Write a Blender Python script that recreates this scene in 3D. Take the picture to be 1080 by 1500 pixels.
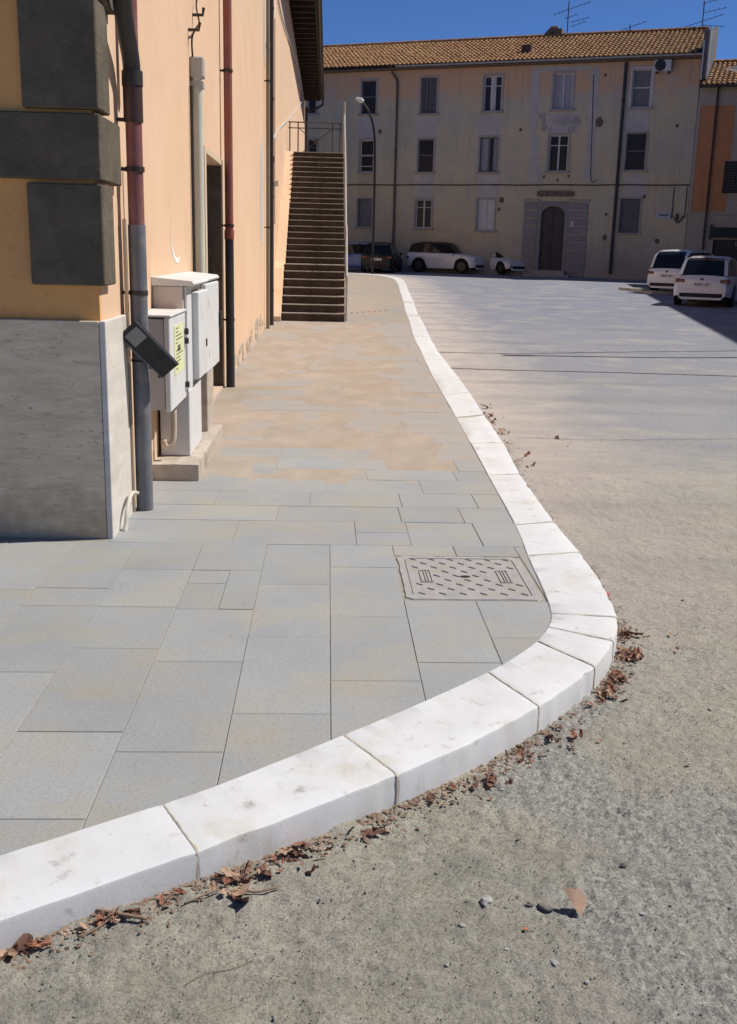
import bpy, math, random
from math import sin, cos, radians as R, pi
from mathutils import Vector as V, Matrix, noise
random.seed(7)
for o in list(bpy.data.objects): bpy.data.objects.remove(o)
S = bpy.context.scene; COL = S.collection

# ------------------------------------------------------------------ camera
FPX = 1519.4; CH = 1.6
RX = V((.9990, -.0383, .0233)); RD = V((.0133, -.2443, -.9696))   # rebuilt below from two vanishing points
dY = V((481-540, 367-750, FPX)).normalized()
dU = -V((395-540, 6800-750, FPX)).normalized()
dX = dY.cross(dU)
if dX.x < 0: dX = -dX
MW = Matrix((dX, dY, dU))                     # camera coords (x right, y down, z forward) -> world
cam = bpy.data.objects.new('camera', bpy.data.cameras.new('camera')); COL.objects.link(cam)
rt = MW @ V((1, 0, 0)); up = MW @ V((0, -1, 0)); bk = MW @ V((0, 0, -1))
m = Matrix((rt, up, bk)).transposed().to_4x4(); m.translation = V((0, 0, CH)); cam.matrix_world = m
cam.data.sensor_fit = 'VERTICAL'; cam.data.sensor_height = 24; cam.data.lens = 24*FPX/1500
cam.data.clip_end = 2000; cam.data.clip_start = .05
S.camera = cam
# ------------------------------------------------------------------ light
SUN_AZ, SUN_EL = 12, 52                       # azimuth measured from +X towards +Y
sd = V((cos(R(SUN_AZ))*cos(R(SUN_EL)), sin(R(SUN_AZ))*cos(R(SUN_EL)), sin(R(SUN_EL))))
w = bpy.data.worlds.new('World'); S.world = w; w.use_nodes = True
nt = w.node_tree; nt.nodes.clear()
sky = nt.nodes.new('ShaderNodeTexSky'); sky.sky_type = 'NISHITA'; sky.sun_disc = False
sky.sun_elevation = R(SUN_EL); sky.sun_rotation = R(90-SUN_AZ)
sky.altitude = 9000; sky.air_density = 1.5; sky.dust_density = 0.0; sky.ozone_density = 10.0
bg = nt.nodes.new('ShaderNodeBackground'); bg.inputs[1].default_value = .098
wo = nt.nodes.new('ShaderNodeOutputWorld'); nt.links.new(sky.outputs[0], bg.inputs[0]); nt.links.new(bg.outputs[0], wo.inputs[0])
sl = bpy.data.lights.new('sun', 'SUN'); sl.energy = 4.25; sl.angle = R(.53); sl.color = (1, .95, .87)
so = bpy.data.objects.new('sun', sl); COL.objects.link(so); so.rotation_euler = sd.to_track_quat('Z', 'Y').to_euler(); so.location = (10, 0, 30)
S.view_settings.view_transform = 'Standard'; S.view_settings.look = 'None'; S.view_settings.gamma = 1
S.view_settings.use_curve_mapping = False; S.view_settings.exposure = 0.19

# ------------------------------------------------------------------ terrain and unprojection onto real planes
def g(y):
    t = y-14
    if y > 62: t = 48
    return t*t/(4*2) if False else (0 if t < -3 else ((t+3)**2/12 if t < 3 else t))
def pav(y): return .015*g(y)
def road(y): return -.112+.0165*g(y)
C0 = V((0, 0, CH))
def ray(u, v): return MW @ V((u-540, v-750, FPX))
def gz(u, v, zf):                              # pixel -> point on the pavement / road surface
    r = ray(u, v); z = zf(5)
    for _ in range(40):
        p = C0+r*((z-CH)/r.z); z = .5*z+.5*zf(min(p.y, 90))
    return p
def pl(u, v, p, n):
    r = ray(u, v); n = V(n); return C0+r*(((V(p)-C0).dot(n))/r.dot(n))
FA = R(-23.101); FO = V((-.46, 60, 0)); FD = V((cos(FA), sin(FA), 0)); FN = V((sin(FA), -cos(FA), 0))
def F(u, v, y=0):                              # facade-local (s, z); y>0 behind the facade
    p = pl(u, v, FO-FN*y, FN); return ((p-FO).dot(FD), p.z)

# ------------------------------------------------------------------ materials
MATS = {}
def mat(name, c1, c2=None, rough=.85, scale=3., c3=None, s3=.4, bump=.0, bscale=60., metal=0, spec=.3, stretch=None, rnd=0., detail=8, lo=.35, hi=.65, lo3=.5, hi3=.7, coords='P', bump2=0, b2s=8, coat=0):
    if name in MATS: return MATS[name]
    M = bpy.data.materials.new(name); M.use_nodes = True; t = M.node_tree; N = t.nodes; L = t.links
    b = N['Principled BSDF']; b.inputs['Roughness'].default_value = rough; b.inputs['Metallic'].default_value = metal
    b.inputs['Specular IOR Level'].default_value = spec
    b.inputs['Coat Weight'].default_value = coat
    if coords == 'P': co = N.new('ShaderNodeNewGeometry').outputs['Position']
    else: co = N.new('ShaderNodeTexCoord').outputs['Object']
    if stretch:
        mp = N.new('ShaderNodeMapping'); mp.inputs['Scale'].default_value = stretch; L.new(co, mp.inputs[0]); cs = mp.outputs[0]
    else: cs = co
    def nz(sc, de=detail, src=cs, ro=.6):
        n = N.new('ShaderNodeTexNoise'); n.inputs['Scale'].default_value = sc; n.inputs['Detail'].default_value = de; n.inputs['Roughness'].default_value = ro
        L.new(src, n.inputs['Vector']); return n.outputs['Fac']
    def ramp(f, a, bb):
        r = N.new('ShaderNodeMapRange'); r.inputs[1].default_value = a; r.inputs[2].default_value = bb; L.new(f, r.inputs[0]); return r.outputs[0]
    def mix(f, a, bb, mode='MIX'):
        x = N.new('ShaderNodeMix'); x.data_type = 'RGBA'; x.blend_type = mode
        if isinstance(f, float): x.inputs[0].default_value = f
        else: L.new(f, x.inputs[0])
        for i, v in ((6, a), (7, bb)):
            if isinstance(v, tuple): x.inputs[i].default_value = (*v, 1)
            else: L.new(v, x.inputs[i])
        return x.outputs[2]
    col = c1
    if c2: col = mix(ramp(nz(scale), lo, hi), c1, c2)
    if c3: col = mix(ramp(nz(s3, 10, co), lo3, hi3), col, c3)
    if rnd:
        oi = N.new('ShaderNodeObjectInfo').outputs['Random']; rr = ramp(oi, 0, 1)
        k = N.new('ShaderNodeMapRange'); k.inputs[3].default_value = 1-rnd; k.inputs[4].default_value = 1+rnd; L.new(rr, k.inputs[0])
        h = N.new('ShaderNodeHueSaturation'); L.new(k.outputs[0], h.inputs['Value'])
        if isinstance(col, tuple): h.inputs['Color'].default_value = (*col, 1)
        else: L.new(col, h.inputs['Color'])
        col = h.outputs[0]
    # fine grain in every coloured surface
    if isinstance(col, tuple): b.inputs['Base Color'].default_value = (*col, 1)
    else: L.new(col, b.inputs['Base Color'])
    if bump or bump2:
        prev = None
        for st, sc in ((bump2, b2s), (bump, bscale)):
            if not st: continue
            bp = N.new('ShaderNodeBump'); bp.inputs['Strength'].default_value = 1; bp.inputs['Distance'].default_value = st
            L.new(nz(sc, 6), bp.inputs['Height'])
            if prev: L.new(prev, bp.inputs['Normal'])
            prev = bp.outputs[0]
        L.new(prev, b.inputs['Normal'])
    MATS[name] = M; M['h'] = 1
    return M
def glass(name, c=(.02, .025, .03), rough=.2, spec=.35):
    return mat(name, c, rough=rough, spec=spec)

# ------------------------------------------------------------------ mesh helpers
class B:
    def __init__(s): s.v = []; s.f = []
    def add(s, vs, fs):
        k = len(s.v); s.v += [tuple(v) for v in vs]; s.f += [tuple(i+k for i in f) for f in fs]
    def box(s, x0, x1, y0, y1, z0, z1, bev=0):
        if bev:
            b = bev; vs = []; 
            for (x, sx) in ((x0, 1), (x1, -1)):
                for (y, sy) in ((y0, 1), (y1, -1)):
                    for (z, sz) in ((z0, 1), (z1, -1)):
                        vs += [(x, y+sy*b, z+sz*b), (x+sx*b, y, z+sz*b), (x+sx*b, y+sy*b, z)]
            import itertools
            def i(a, bb, c, k): return ((a*2+bb)*2+c)*3+k
            fs = [(i(0,0,0,0), i(0,0,1,0), i(0,1,1,0), i(0,1,0,0)), (i(1,0,0,0), i(1,1,0,0), i(1,1,1,0), i(1,0,1,0)),
                  (i(0,0,0,1), i(1,0,0,1), i(1,0,1,1), i(0,0,1,1)), (i(0,1,0,1), i(0,1,1,1), i(1,1,1,1), i(1,1,0,1)),
                  (i(0,0,0,2), i(0,1,0,2), i(1,1,0,2), i(1,0,0,2)), (i(0,0,1,2), i(1,0,1,2), i(1,1,1,2), i(0,1,1,2))]
            for a in (0, 1):
                for bb in (0, 1):
                    fs.append((i(a,bb,0,0), i(a,bb,0,1), i(a,bb,1,1), i(a,bb,1,0)))
                    fs.append((i(a,0,bb,0), i(a,1,bb,0), i(a,1,bb,2), i(a,0,bb,2)))
                    fs.append((i(0,a,bb,1), i(1,a,bb,1), i(1,a,bb,2), i(0,a,bb,2)))
                    for c in (0, 1): fs.append((i(a,bb,c,0), i(a,bb,c,1), i(a,bb,c,2)))
            s.add(vs, fs); return s
        s.add([(x0,y0,z0),(x1,y0,z0),(x1,y1,z0),(x0,y1,z0),(x0,y0,z1),(x1,y0,z1),(x1,y1,z1),(x0,y1,z1)],
              [(0,3,2,1),(4,5,6,7),(0,1,5,4),(1,2,6,5),(2,3,7,6),(3,0,4,7)]); return s
    def tube(s, pts, r, n=10, cap=True):
        pts = [V(p) for p in pts]; rings = []
        rr = r if isinstance(r, (list, tuple)) else [r]*len(pts)
        ref = V((0, 0, 1))
        for i, p in enumerate(pts):
            d = (pts[min(i+1, len(pts)-1)]-pts[max(i-1, 0)]).normalized()
            a = d.cross(V((0, 0, 1)));
            if a.length < .15: a = d.cross(V((0, 1, 0)))
            a.normalize()
            if rings and a.dot(pa) < 0: a = -a
            if rings:
                a2 = (pa-d*pa.dot(d))
                if a2.length > .1: a = a2.normalized()
            pa = a; bb = d.cross(a)
            rings.append([p+a*cos(2*pi*k/n)*rr[i]+bb*sin(2*pi*k/n)*rr[i] for k in range(n)])
        vs = [q for r_ in rings for q in r_]; fs = []
        for i in range(len(pts)-1):
            for k in range(n): fs.append((i*n+k, i*n+(k+1) % n, (i+1)*n+(k+1) % n, (i+1)*n+k))
        if cap: fs += [tuple(range(n))[::-1], tuple((len(pts)-1)*n+k for k in range(n))]
        s.add(vs, fs); return s
    def prism(s, poly, axis, a, b):            # poly of 2D points extruded along axis ('x','y','z')
        def P(p, t):
            return {'x': (t, p[0], p[1]), 'y': (p[0], t, p[1]), 'z': (p[0], p[1], t)}[axis]
        n = len(poly); vs = [P(p, a) for p in poly]+[P(p, b) for p in poly]
        s.add(vs, [tuple(range(n)), tuple(range(2*n-1, n-1, -1))]+[(i, i+n, (i+1) % n+n, (i+1) % n) for i in range(n)]); return s
    def ob(s, name, m, parent=None, smooth=False, kind=None, label=None, fix=True):
        me = bpy.data.meshes.new(name); me.from_pydata(s.v, [], s.f)
        import bmesh
        if fix:
            bm = bmesh.new(); bm.from_mesh(me); bmesh.ops.recalc_face_normals(bm, faces=bm.faces); bm.to_mesh(me); bm.free()
        if smooth:
            for p in me.polygons: p.use_smooth = True
            if smooth == 'a':
                bm = bmesh.new(); bm.from_mesh(me)
                for e in bm.edges: e.smooth = not (len(e.link_faces) == 2 and e.calc_face_angle(0) > R(35))
                bm.to_mesh(me); bm.free()
        if m: me.materials.append(m)
        o = bpy.data.objects.new(name, me); COL.objects.link(o); o.parent = parent
        if kind: o['kind'] = kind
        if label: o['label'] = label
        return o
def tag(o, label, cat, group=None):
    o['label'] = label; o['category'] = cat
    if group: o['group'] = group
    return o
def thing(name, label, cat, loc=(0, 0, 0), rz=0, group=None):
    o = bpy.data.objects.new(name, None); COL.objects.link(o); o.location = loc; o.rotation_euler = (0, 0, rz)
    o.empty_display_size = .2
    return tag(o, label, cat, group)
def copy_part(src, name, parent, loc=None, rot=None, scale=None):
    c = src.copy(); c.name = name; COL.objects.link(c); c.parent = parent
    for k in ('label', 'group', 'category'):
        if k in c: del c[k]
    if loc: c.location = loc
    if rot: c.rotation_euler = rot
    if scale: c.scale = scale
    return c
def bez(pts, n=24):                            # Catmull-Rom through points
    P = [V(p) for p in pts]; P = [P[0]*2-P[1]]+P+[P[-1]*2-P[-2]]; out = []; m_ = len(P)-3
    for i in range(m_):
        k = max(2, n//m_)
        for j in range(k):
            t = j/k; a, b_, c, d = P[i:i+4]
            out.append(.5*((2*b_)+(c-a)*t+(2*a-5*b_+4*c-d)*t*t+(3*b_-a-3*c+d)*t**3))
    out.append(P[-2]); return out

# ------------------------------------------------------------------ kerb geometry (world)
KN = [  # (inner px, outer px, block joint?)
 ((240,1180),(290,1250),1), ((372,1132),(438,1194),0), ((505,1078),(583,1137),1), ((620,1030),(690,1090),0), ((715,986),(790,1036),1),
 ((760,960),(838,1004),0), ((787,940),(872,978),1), ((803,920),(899,940),1), ((808,900),(904,905),1), ((797,868),(885,862),0), ((773,815),(850,810),1),
 ((755,770),(812,765),1), ((715,697),(762,695),1), ((690,650),(738,650),1), ((668,612),(710,608),1), ((650,580),(688,575),1), ((633,550),(664,542),1),
 ((618,518),(640,511),1)]
KW = [(gz(*a, pav), gz(*b, pav), j) for a, b, j in KN]
d0 = (KW[0][0]-KW[1][0]).normalized()
KW = [(KW[0][0]+V((-.84, -.57, 0)).normalized()*t, KW[0][1]+V((-.84, -.57, 0)).normalized()*(t+.02), 1) for t in (3.0, 2.0, 1.02)]+KW
# far part in world metres, curving left at the end
far = [((1.62, 19.5), (1.92, 19.5)), ((1.86, 24.5), (2.15, 24.5)), ((2.15, 30), (2.45, 30)), ((2.45, 36), (2.75, 36)), ((2.75, 42), (3.08, 42.2)), ((2.75, 47), (3.15, 47.7)), ((1.9, 50.3), (2.1, 51)), ((0, 52), (0, 52.6)), ((-4, 53.6), (-4, 54.2))]
print([tuple(round(c,2) for c in k[0]) for k in KW])
for a, b_ in far: KW.append((V((a[0], a[1], pav(a[1]))), V((b_[0], b_[1], pav(b_[1]))), 1))
inner = bez([k[0] for k in KW], 3*(len(KW)-1)); outer = bez([k[1] for k in KW], 3*(len(KW)-1))
seg = 3 if len(inner) == 3*(len(KW)-1)+1 else 2
def kerb_dist(x, y):
    best = 9
    for p in outer:
        if abs(p.y-y) < 2.5:
            dd = math.hypot(p.x-x, p.y-y)
            if dd < best: best = dd
    return best

# ------------------------------------------------------------------ ground sheets
def frange(a, b, st):
    out = []; x = a
    while x < b-1e-6: out.append(x); x += st
    return out
xs = [-300, -150, -80, -40, -20, -10, -5, -3]+frange(-2, -1.2, .1)+frange(-1.2, 2.8, .014)+frange(2.8, 5, .06)+frange(5, 24, .5)+[24, 30, 40, 60, 100, 200, 400]
ys = [-300, -100, -40, -15, -5, 0, 1]+frange(1.6, 5.2, .014)+frange(5.2, 8, .03)+frange(8, 14, .08)+frange(14, 62, .5)+[62, 70, 90, 150, 300, 700]
vs = []; dust = []; grav = []
fx = noise.fractal; nn = noise.noise
ko = [(p.x, p.y) for p in outer]
for y in ys:
    near = [p for p in ko if abs(p[1]-y) < 2.2]
    for x in xs:
        z = road(y)
        d = 3.
        if near and -3 < x < 7: d = min(math.hypot(p[0]-x, p[1]-y) for p in near)
        du = max(0, 1-d/1.9)*(.12+.88*max(0, min(1, (y-2.9)/2.6))); gr_ = 0
        if -2 < x < 3 and 1 < y < 8:
            n1 = nn(V((x*1.1+3, y*1.4, 0))); n2 = nn(V((x*3.1, y*3.1, 5)))
            band = x*.75+(y-2.2)*.15-.55+n1*.35
            gr_ = max(0, min(1, (.5-abs(band-.30)*1.3)*2+n2*.9))
            hh = fx(V((x*30, y*30, 1)), .8, 2.1, 4)
            h2 = nn(V((x*6, y*6, 4)))
            z += hh*(.0058+.0065*gr_)+h2*.009+nn(V((x*17, y*17, 8)))*.006-.006*max(0, 1-abs(band+.02+n2*.08)*9)*gr_
            if gr_ > .3: 
                q = nn(V((x*65, y*65, 9))); z += max(0, q)*.006*gr_
            if d < .25: z += (.25-d)*.05*(1+nn(V((x*8, y*8, 2))))
            z += .03*max(0, min(1, (.3-x)/.9))*max(0, min(1, 5-y))
        vs.append((x, y, z)); dust.append(du); grav.append(gr_)
nx_, ny_ = len(xs), len(ys)
fs = [(j*nx_+i, j*nx_+i+1, (j+1)*nx_+i+1, (j+1)*nx_+i) for j in range(ny_-1) for i in range(nx_-1)]
def road_mat():
    M = bpy.data.materials.new('asphalt'); M.use_nodes = True; t = M.node_tree; N = t.nodes; L = t.links
    b = N['Principled BSDF']; b.inputs['Roughness'].default_value = .95; b.inputs['Specular IOR Level'].default_value = .2
    pos = N.new('ShaderNodeNewGeometry').outputs['Position']
    def nz(sc, de=8, ro=.6, st=None):
        src = pos
        if st: mp = N.new('ShaderNodeMapping'); mp.inputs['Scale'].default_value = st; L.new(pos, mp.inputs[0]); src = mp.outputs[0]
        n = N.new('ShaderNodeTexNoise'); n.inputs['Scale'].default_value = sc; n.inputs['Detail'].default_value = de; n.inputs['Roughness'].default_value = ro; L.new(src, n.inputs['Vector']); return n.outputs['Fac']
    def mr(f, a, bb, c=0, d=1):
        r = N.new('ShaderNodeMapRange'); r.inputs[1].default_value = a; r.inputs[2].default_value = bb; r.inputs[3].default_value = c; r.inputs[4].default_value = d; L.new(f, r.inputs[0]); return r.outputs[0]
    def ma(op, a, bb):
        x = N.new('ShaderNodeMath'); x.operation = op; x.use_clamp = op == 'ADD'
        for i, v in enumerate((a, bb)):
            if isinstance(v, (int, float)): x.inputs[i].default_value = v
            else: L.new(v, x.inputs[i])
        return x.outputs[0]
    def mix(f, a, bb, mode='MIX'):
        x = N.new('ShaderNodeMix'); x.data_type = 'RGBA'; x.blend_type = mode
        if isinstance(f, float): x.inputs[0].default_value = f
        else: L.new(f, x.inputs[0])
        for i, v in ((6, a), (7, bb)):
            if isinstance(v, tuple): x.inputs[i].default_value = (*v, 1)
            else: L.new(v, x.inputs[i])
        return x.outputs[2]
    at = N.new('ShaderNodeAttribute'); at.attribute_name = 'dust'; ag = N.new('ShaderNodeAttribute'); ag.attribute_name = 'grav'
    sep = N.new('ShaderNodeSeparateXYZ'); L.new(pos, sep.inputs[0])
    nearf = mr(sep.outputs[1], 5.0, 11, 1, 0)
    base = mix(mr(nz(.35), .35, .65), (.235, .25, .31), (.205, .22, .28))
    base = mix(mr(nz(1.3, 9, .7, (1, .7, 1)), .4, .85), base, (.28, .28, .30))
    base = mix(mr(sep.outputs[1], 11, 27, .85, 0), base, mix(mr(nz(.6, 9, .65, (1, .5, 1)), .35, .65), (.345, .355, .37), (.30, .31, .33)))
    dustc = mix(mr(nz(2.2), .35, .65), (.56, .49, .44), (.47, .42, .385))
    fore = mix(mr(nz(1.7, 9), .38, .62), (.49, .465, .385), (.60, .57, .475))
    fore = mix(mr(nz(3.1, 9, .7, (1, 1.4, 1)), .5, .62), fore, (.39, .375, .32))
    fore = mix(mr(nz(9, 9, .7), .4, .75), fore, (.40, .37, .29))
    c = mix(ma('ADD', mr(nz(.9), .35, .65, -.35, .35), ma('MULTIPLY', nearf, 1.0)), base, fore)
    c = mix(mr(ma('ADD', ma('MULTIPLY', at.outputs['Fac'], .9), mr(nz(1.9, 9, .7, (1, .8, 1)), .3, .7, -.28, .28)), .05, .85), c, dustc)
    gm = mr(ma('ADD', ma('SUBTRACT', ag.outputs['Fac'], .5), nz(6, 9, .7)), .3, .72)
    c = mix(ma('MULTIPLY', gm, .85), c, mix(mr(nz(60, 6, .7), .38, .62), (.29, .285, .265), (.62, .61, .56)))
    c = mix(mr(nz(28, 9, .8), .6, .75, 0, .5), c, (.19, .18, .155))
    # grains of grit: light and dark specks
    c = mix(ma('MULTIPLY', mr(nz(230, 3, .7), .60, .72), .45), c, (.42, .40, .35))
    c = mix(ma('MULTIPLY', mr(nz(170, 3, .7), .42, .3), .5), c, (.07, .065, .06))
    vo = N.new('ShaderNodeTexVoronoi'); vo.inputs['Scale'].default_value = 150; L.new(pos, vo.inputs['Vector'])
    sc_ = N.new('ShaderNodeSeparateColor'); L.new(vo.outputs['Color'], sc_.inputs[0])
    nearg = mr(sep.outputs[1], 4.5, 9, 1, .0)
    c = mix(ma('MULTIPLY', mr(sc_.outputs[0], .4, 1, 0, .45), nearg), c, (.12, .118, .10))
    c = mix(ma('MULTIPLY', mr(sc_.outputs[1], .65, 1, 0, .5), nearg), c, (.42, .41, .37))
    c = mix(ma('MULTIPLY', mr(nz(38, 9, .85), .52, .68, 0, .55), nearg), c, (.15, .147, .125))
    c = mix(mr(nz(22, 8, .8, (1, .6, 1)), .56, .72, 0, .35), c, (.20, .20, .205))
    # long dark tyre smears across the road
    c = mix(ma('MULTIPLY', mr(nz(.5, 6, .5, (.25, 2.2, 1)), .55, .72), .28), c, (.13, .135, .15))
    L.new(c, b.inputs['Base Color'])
    h = N.new('ShaderNodeBump'); h.inputs['Distance'].default_value = .011; L.new(nz(75, 9, .85), h.inputs['Height'])
    h2 = N.new('ShaderNodeBump'); h2.inputs['Distance'].default_value = .012; L.new(nz(19, 8, .7), h2.inputs['Height']); L.new(h.outputs[0], h2.inputs['Normal'])
    h3 = N.new('ShaderNodeBump'); h3.inputs['Distance'].default_value = .0012; L.new(ma('MULTIPLY', vo.outputs['Distance'], nearg), h3.inputs['Height']); h3.invert = True; L.new(h2.outputs[0], h3.inputs['Normal'])
    L.new(h3.outputs[0], b.inputs['Normal'])
    return M
rb = B(); rb.v = vs; rb.f = fs
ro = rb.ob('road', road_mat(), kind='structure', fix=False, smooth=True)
for nm, dat in (('dust', dust), ('grav', grav)):
    a = ro.data.attributes.new(nm, 'FLOAT', 'POINT'); a.data.foreach_set('value', dat)

# pavement bed below the slabs; top sheet beyond the slabs
YS = 22.6
M_bed = mat('mortar_bed', (.36, .33, .28), (.27, .25, .21), scale=20, bump=.002)
M_dustpav = mat('dusty_stone', (.37, .31, .245), (.31, .285, .25), scale=1.4, c3=(.3, .3, .3), s3=.7, bump=.002, bscale=40, stretch=(1, .4, 1))
def inside_poly_strip(name, zoff, mt, y_from=None, y_to=None):
    b_ = B(); pts = [p for p in inner]; rows = []
    for p, q in zip(inner, outer):
        if y_from is not None and p.y < y_from: continue
        if y_to is not None and p.y > y_to: continue
        c = (p+q)/2
        rows.append(c)
    return rows
b_ = B()
rows = [(p+q)/2 for p, q in zip(inner, outer)]
near_rows = [c for c in rows if c.y < YS+.6]
k = len(near_rows)
ysl = []
for c in near_rows: b_.v.append((c.x, c.y, pav(c.y)-.0034))
for c in near_rows: b_.v.append((min(-9., c.x-.1) , c.y, pav(c.y)-.0034))
for i in range(k-1): b_.f.append((i, i+1, k+i+1, k+i))
b_.ob('pavement_bed', M_bed, kind='structure')
b_ = B(); rows2 = [c for c in rows if c.y > YS-.9]
yy = frange(YS, 53, .8)
def xk(y, L_):
    for a, c in zip(L_, L_[1:]):
        if a.y <= y <= c.y: return a.x+(c.x-a.x)*(y-a.y)/(c.y-a.y+1e-9)
    return None
for y in yy:
    x = xk(y, rows)
    if x is None: break
    b_.v += [(-3, y, pav(y)), (x, y, pav(y))]
for i in range(len(b_.v)//2-1): b_.f.append((2*i, 2*i+1, 2*i+3, 2*i+2))
b_.ob('pavement', M_dustpav, kind='structure')

# ------------------------------------------------------------------ paving slabs
def slab_mat():
    M = mat('paving_stone', (.345, .355, .358), (.305, .315, .328), scale=1.6, c3=(.365, .345, .295), s3=2.1, lo3=.45, hi3=.7, rough=.8, bump=.0012, bscale=140, bump2=.002, b2s=16, rnd=.05, spec=.3)
    t = M.node_tree; N = t.nodes; L = t.links; b = N['Principled BSDF']
    src = b.inputs['Base Color'].links[0].from_socket
    pos = N.new('ShaderNodeNewGeometry').outputs['Position']; sep = N.new('ShaderNodeSeparateXYZ'); L.new(pos, sep.inputs[0])
    def nz(sc, st, de=9):
        mp = N.new('ShaderNodeMapping'); mp.inputs['Scale'].default_value = st; L.new(pos, mp.inputs[0])
        n = N.new('ShaderNodeTexNoise'); n.inputs['Scale'].default_value = sc; n.inputs['Detail'].default_value = de; n.inputs['Roughness'].default_value = .62; L.new(mp.outputs[0], n.inputs['Vector']); return n.outputs['Fac']
    gy = N.new('ShaderNodeMapRange'); gy.inputs[1].default_value = 5.6; gy.inputs[2].default_value = 9; gy.inputs[3].default_value = -.5; gy.inputs[4].default_value = .14; L.new(sep.outputs[1], gy.inputs[0])
    ad = N.new('ShaderNodeMath'); ad.operation = 'ADD'; L.new(nz(1.5, (1, .7, 1)), ad.inputs[0]); L.new(gy.outputs[0], ad.inputs[1])
    mr = N.new('ShaderNodeMapRange'); mr.inputs[1].default_value = .38; mr.inputs[2].default_value = .62; mr.inputs[4].default_value = .8; L.new(ad.outputs[0], mr.inputs[0])
    x = N.new('ShaderNodeMix'); x.data_type = 'RGBA'; L.new(mr.outputs[0], x.inputs[0]); L.new(src, x.inputs[6]); x.inputs[7].default_value = (.385, .345, .31, 1)
    # yellowish drag marks on the near slabs
    st = N.new('ShaderNodeMapRange'); st.inputs[1].default_value = .56; st.inputs[2].default_value = .7; st.inputs[4].default_value = .55; L.new(nz(1.0, (.8, 2.6, 1)), st.inputs[0])
    x2 = N.new('ShaderNodeMix'); x2.data_type = 'RGBA'; L.new(st.outputs[0], x2.inputs[0]); L.new(x.outputs[2], x2.inputs[6]); x2.inputs[7].default_value = (.36, .315, .23, 1)
    # fine darker specks
    sp = N.new('ShaderNodeMapRange'); sp.inputs[1].default_value = .5; sp.inputs[2].default_value = .72; sp.inputs[4].default_value = .45; L.new(nz(75, (1, 1, 1), 3), sp.inputs[0])
    x3 = N.new('ShaderNodeMix'); x3.data_type = 'RGBA'; L.new(sp.outputs[0], x3.inputs[0]); L.new(x2.outputs[2], x3.inputs[6]); x3.inputs[7].default_value = (.2, .19, .17, 1)
    L.new(x3.outputs[2], b.inputs['Base Color'])
    return M
M_slab = slab_mat()
M_cable = mat('black_cable', (.02, .02, .02), rough=.6)
clipc = [((p*.75+q*.25).x, (p*.75+q*.25).y) for p, q in zip(inner, outer)]
def clip(poly, a, b):                          # keep left of directed line a->b (pavement side)
    out = []; ax, ay = a; bx, by = b
    def sd_(p): return (bx-ax)*(p[1]-ay)-(by-ay)*(p[0]-ax)
    for i in range(len(poly)):
        p, q = poly[i], poly[(i+1) % len(poly)]; sp, sq = sd_(p), sd_(q)
        if sp >= 0: out.append(p)
        if sp*sq < 0: t = sp/(sp-sq); out.append((p[0]+(q[0]-p[0])*t, p[1]+(q[1]-p[1])*t))
    return out
pavement = bpy.data.objects.new('paved_footway', None); COL.objects.link(pavement); pavement['kind'] = 'structure'
MHX0, MHX1, MHY0, MHY1 = .385, 1.05, 4.66, 5.40
slab_n = [0]
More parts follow.
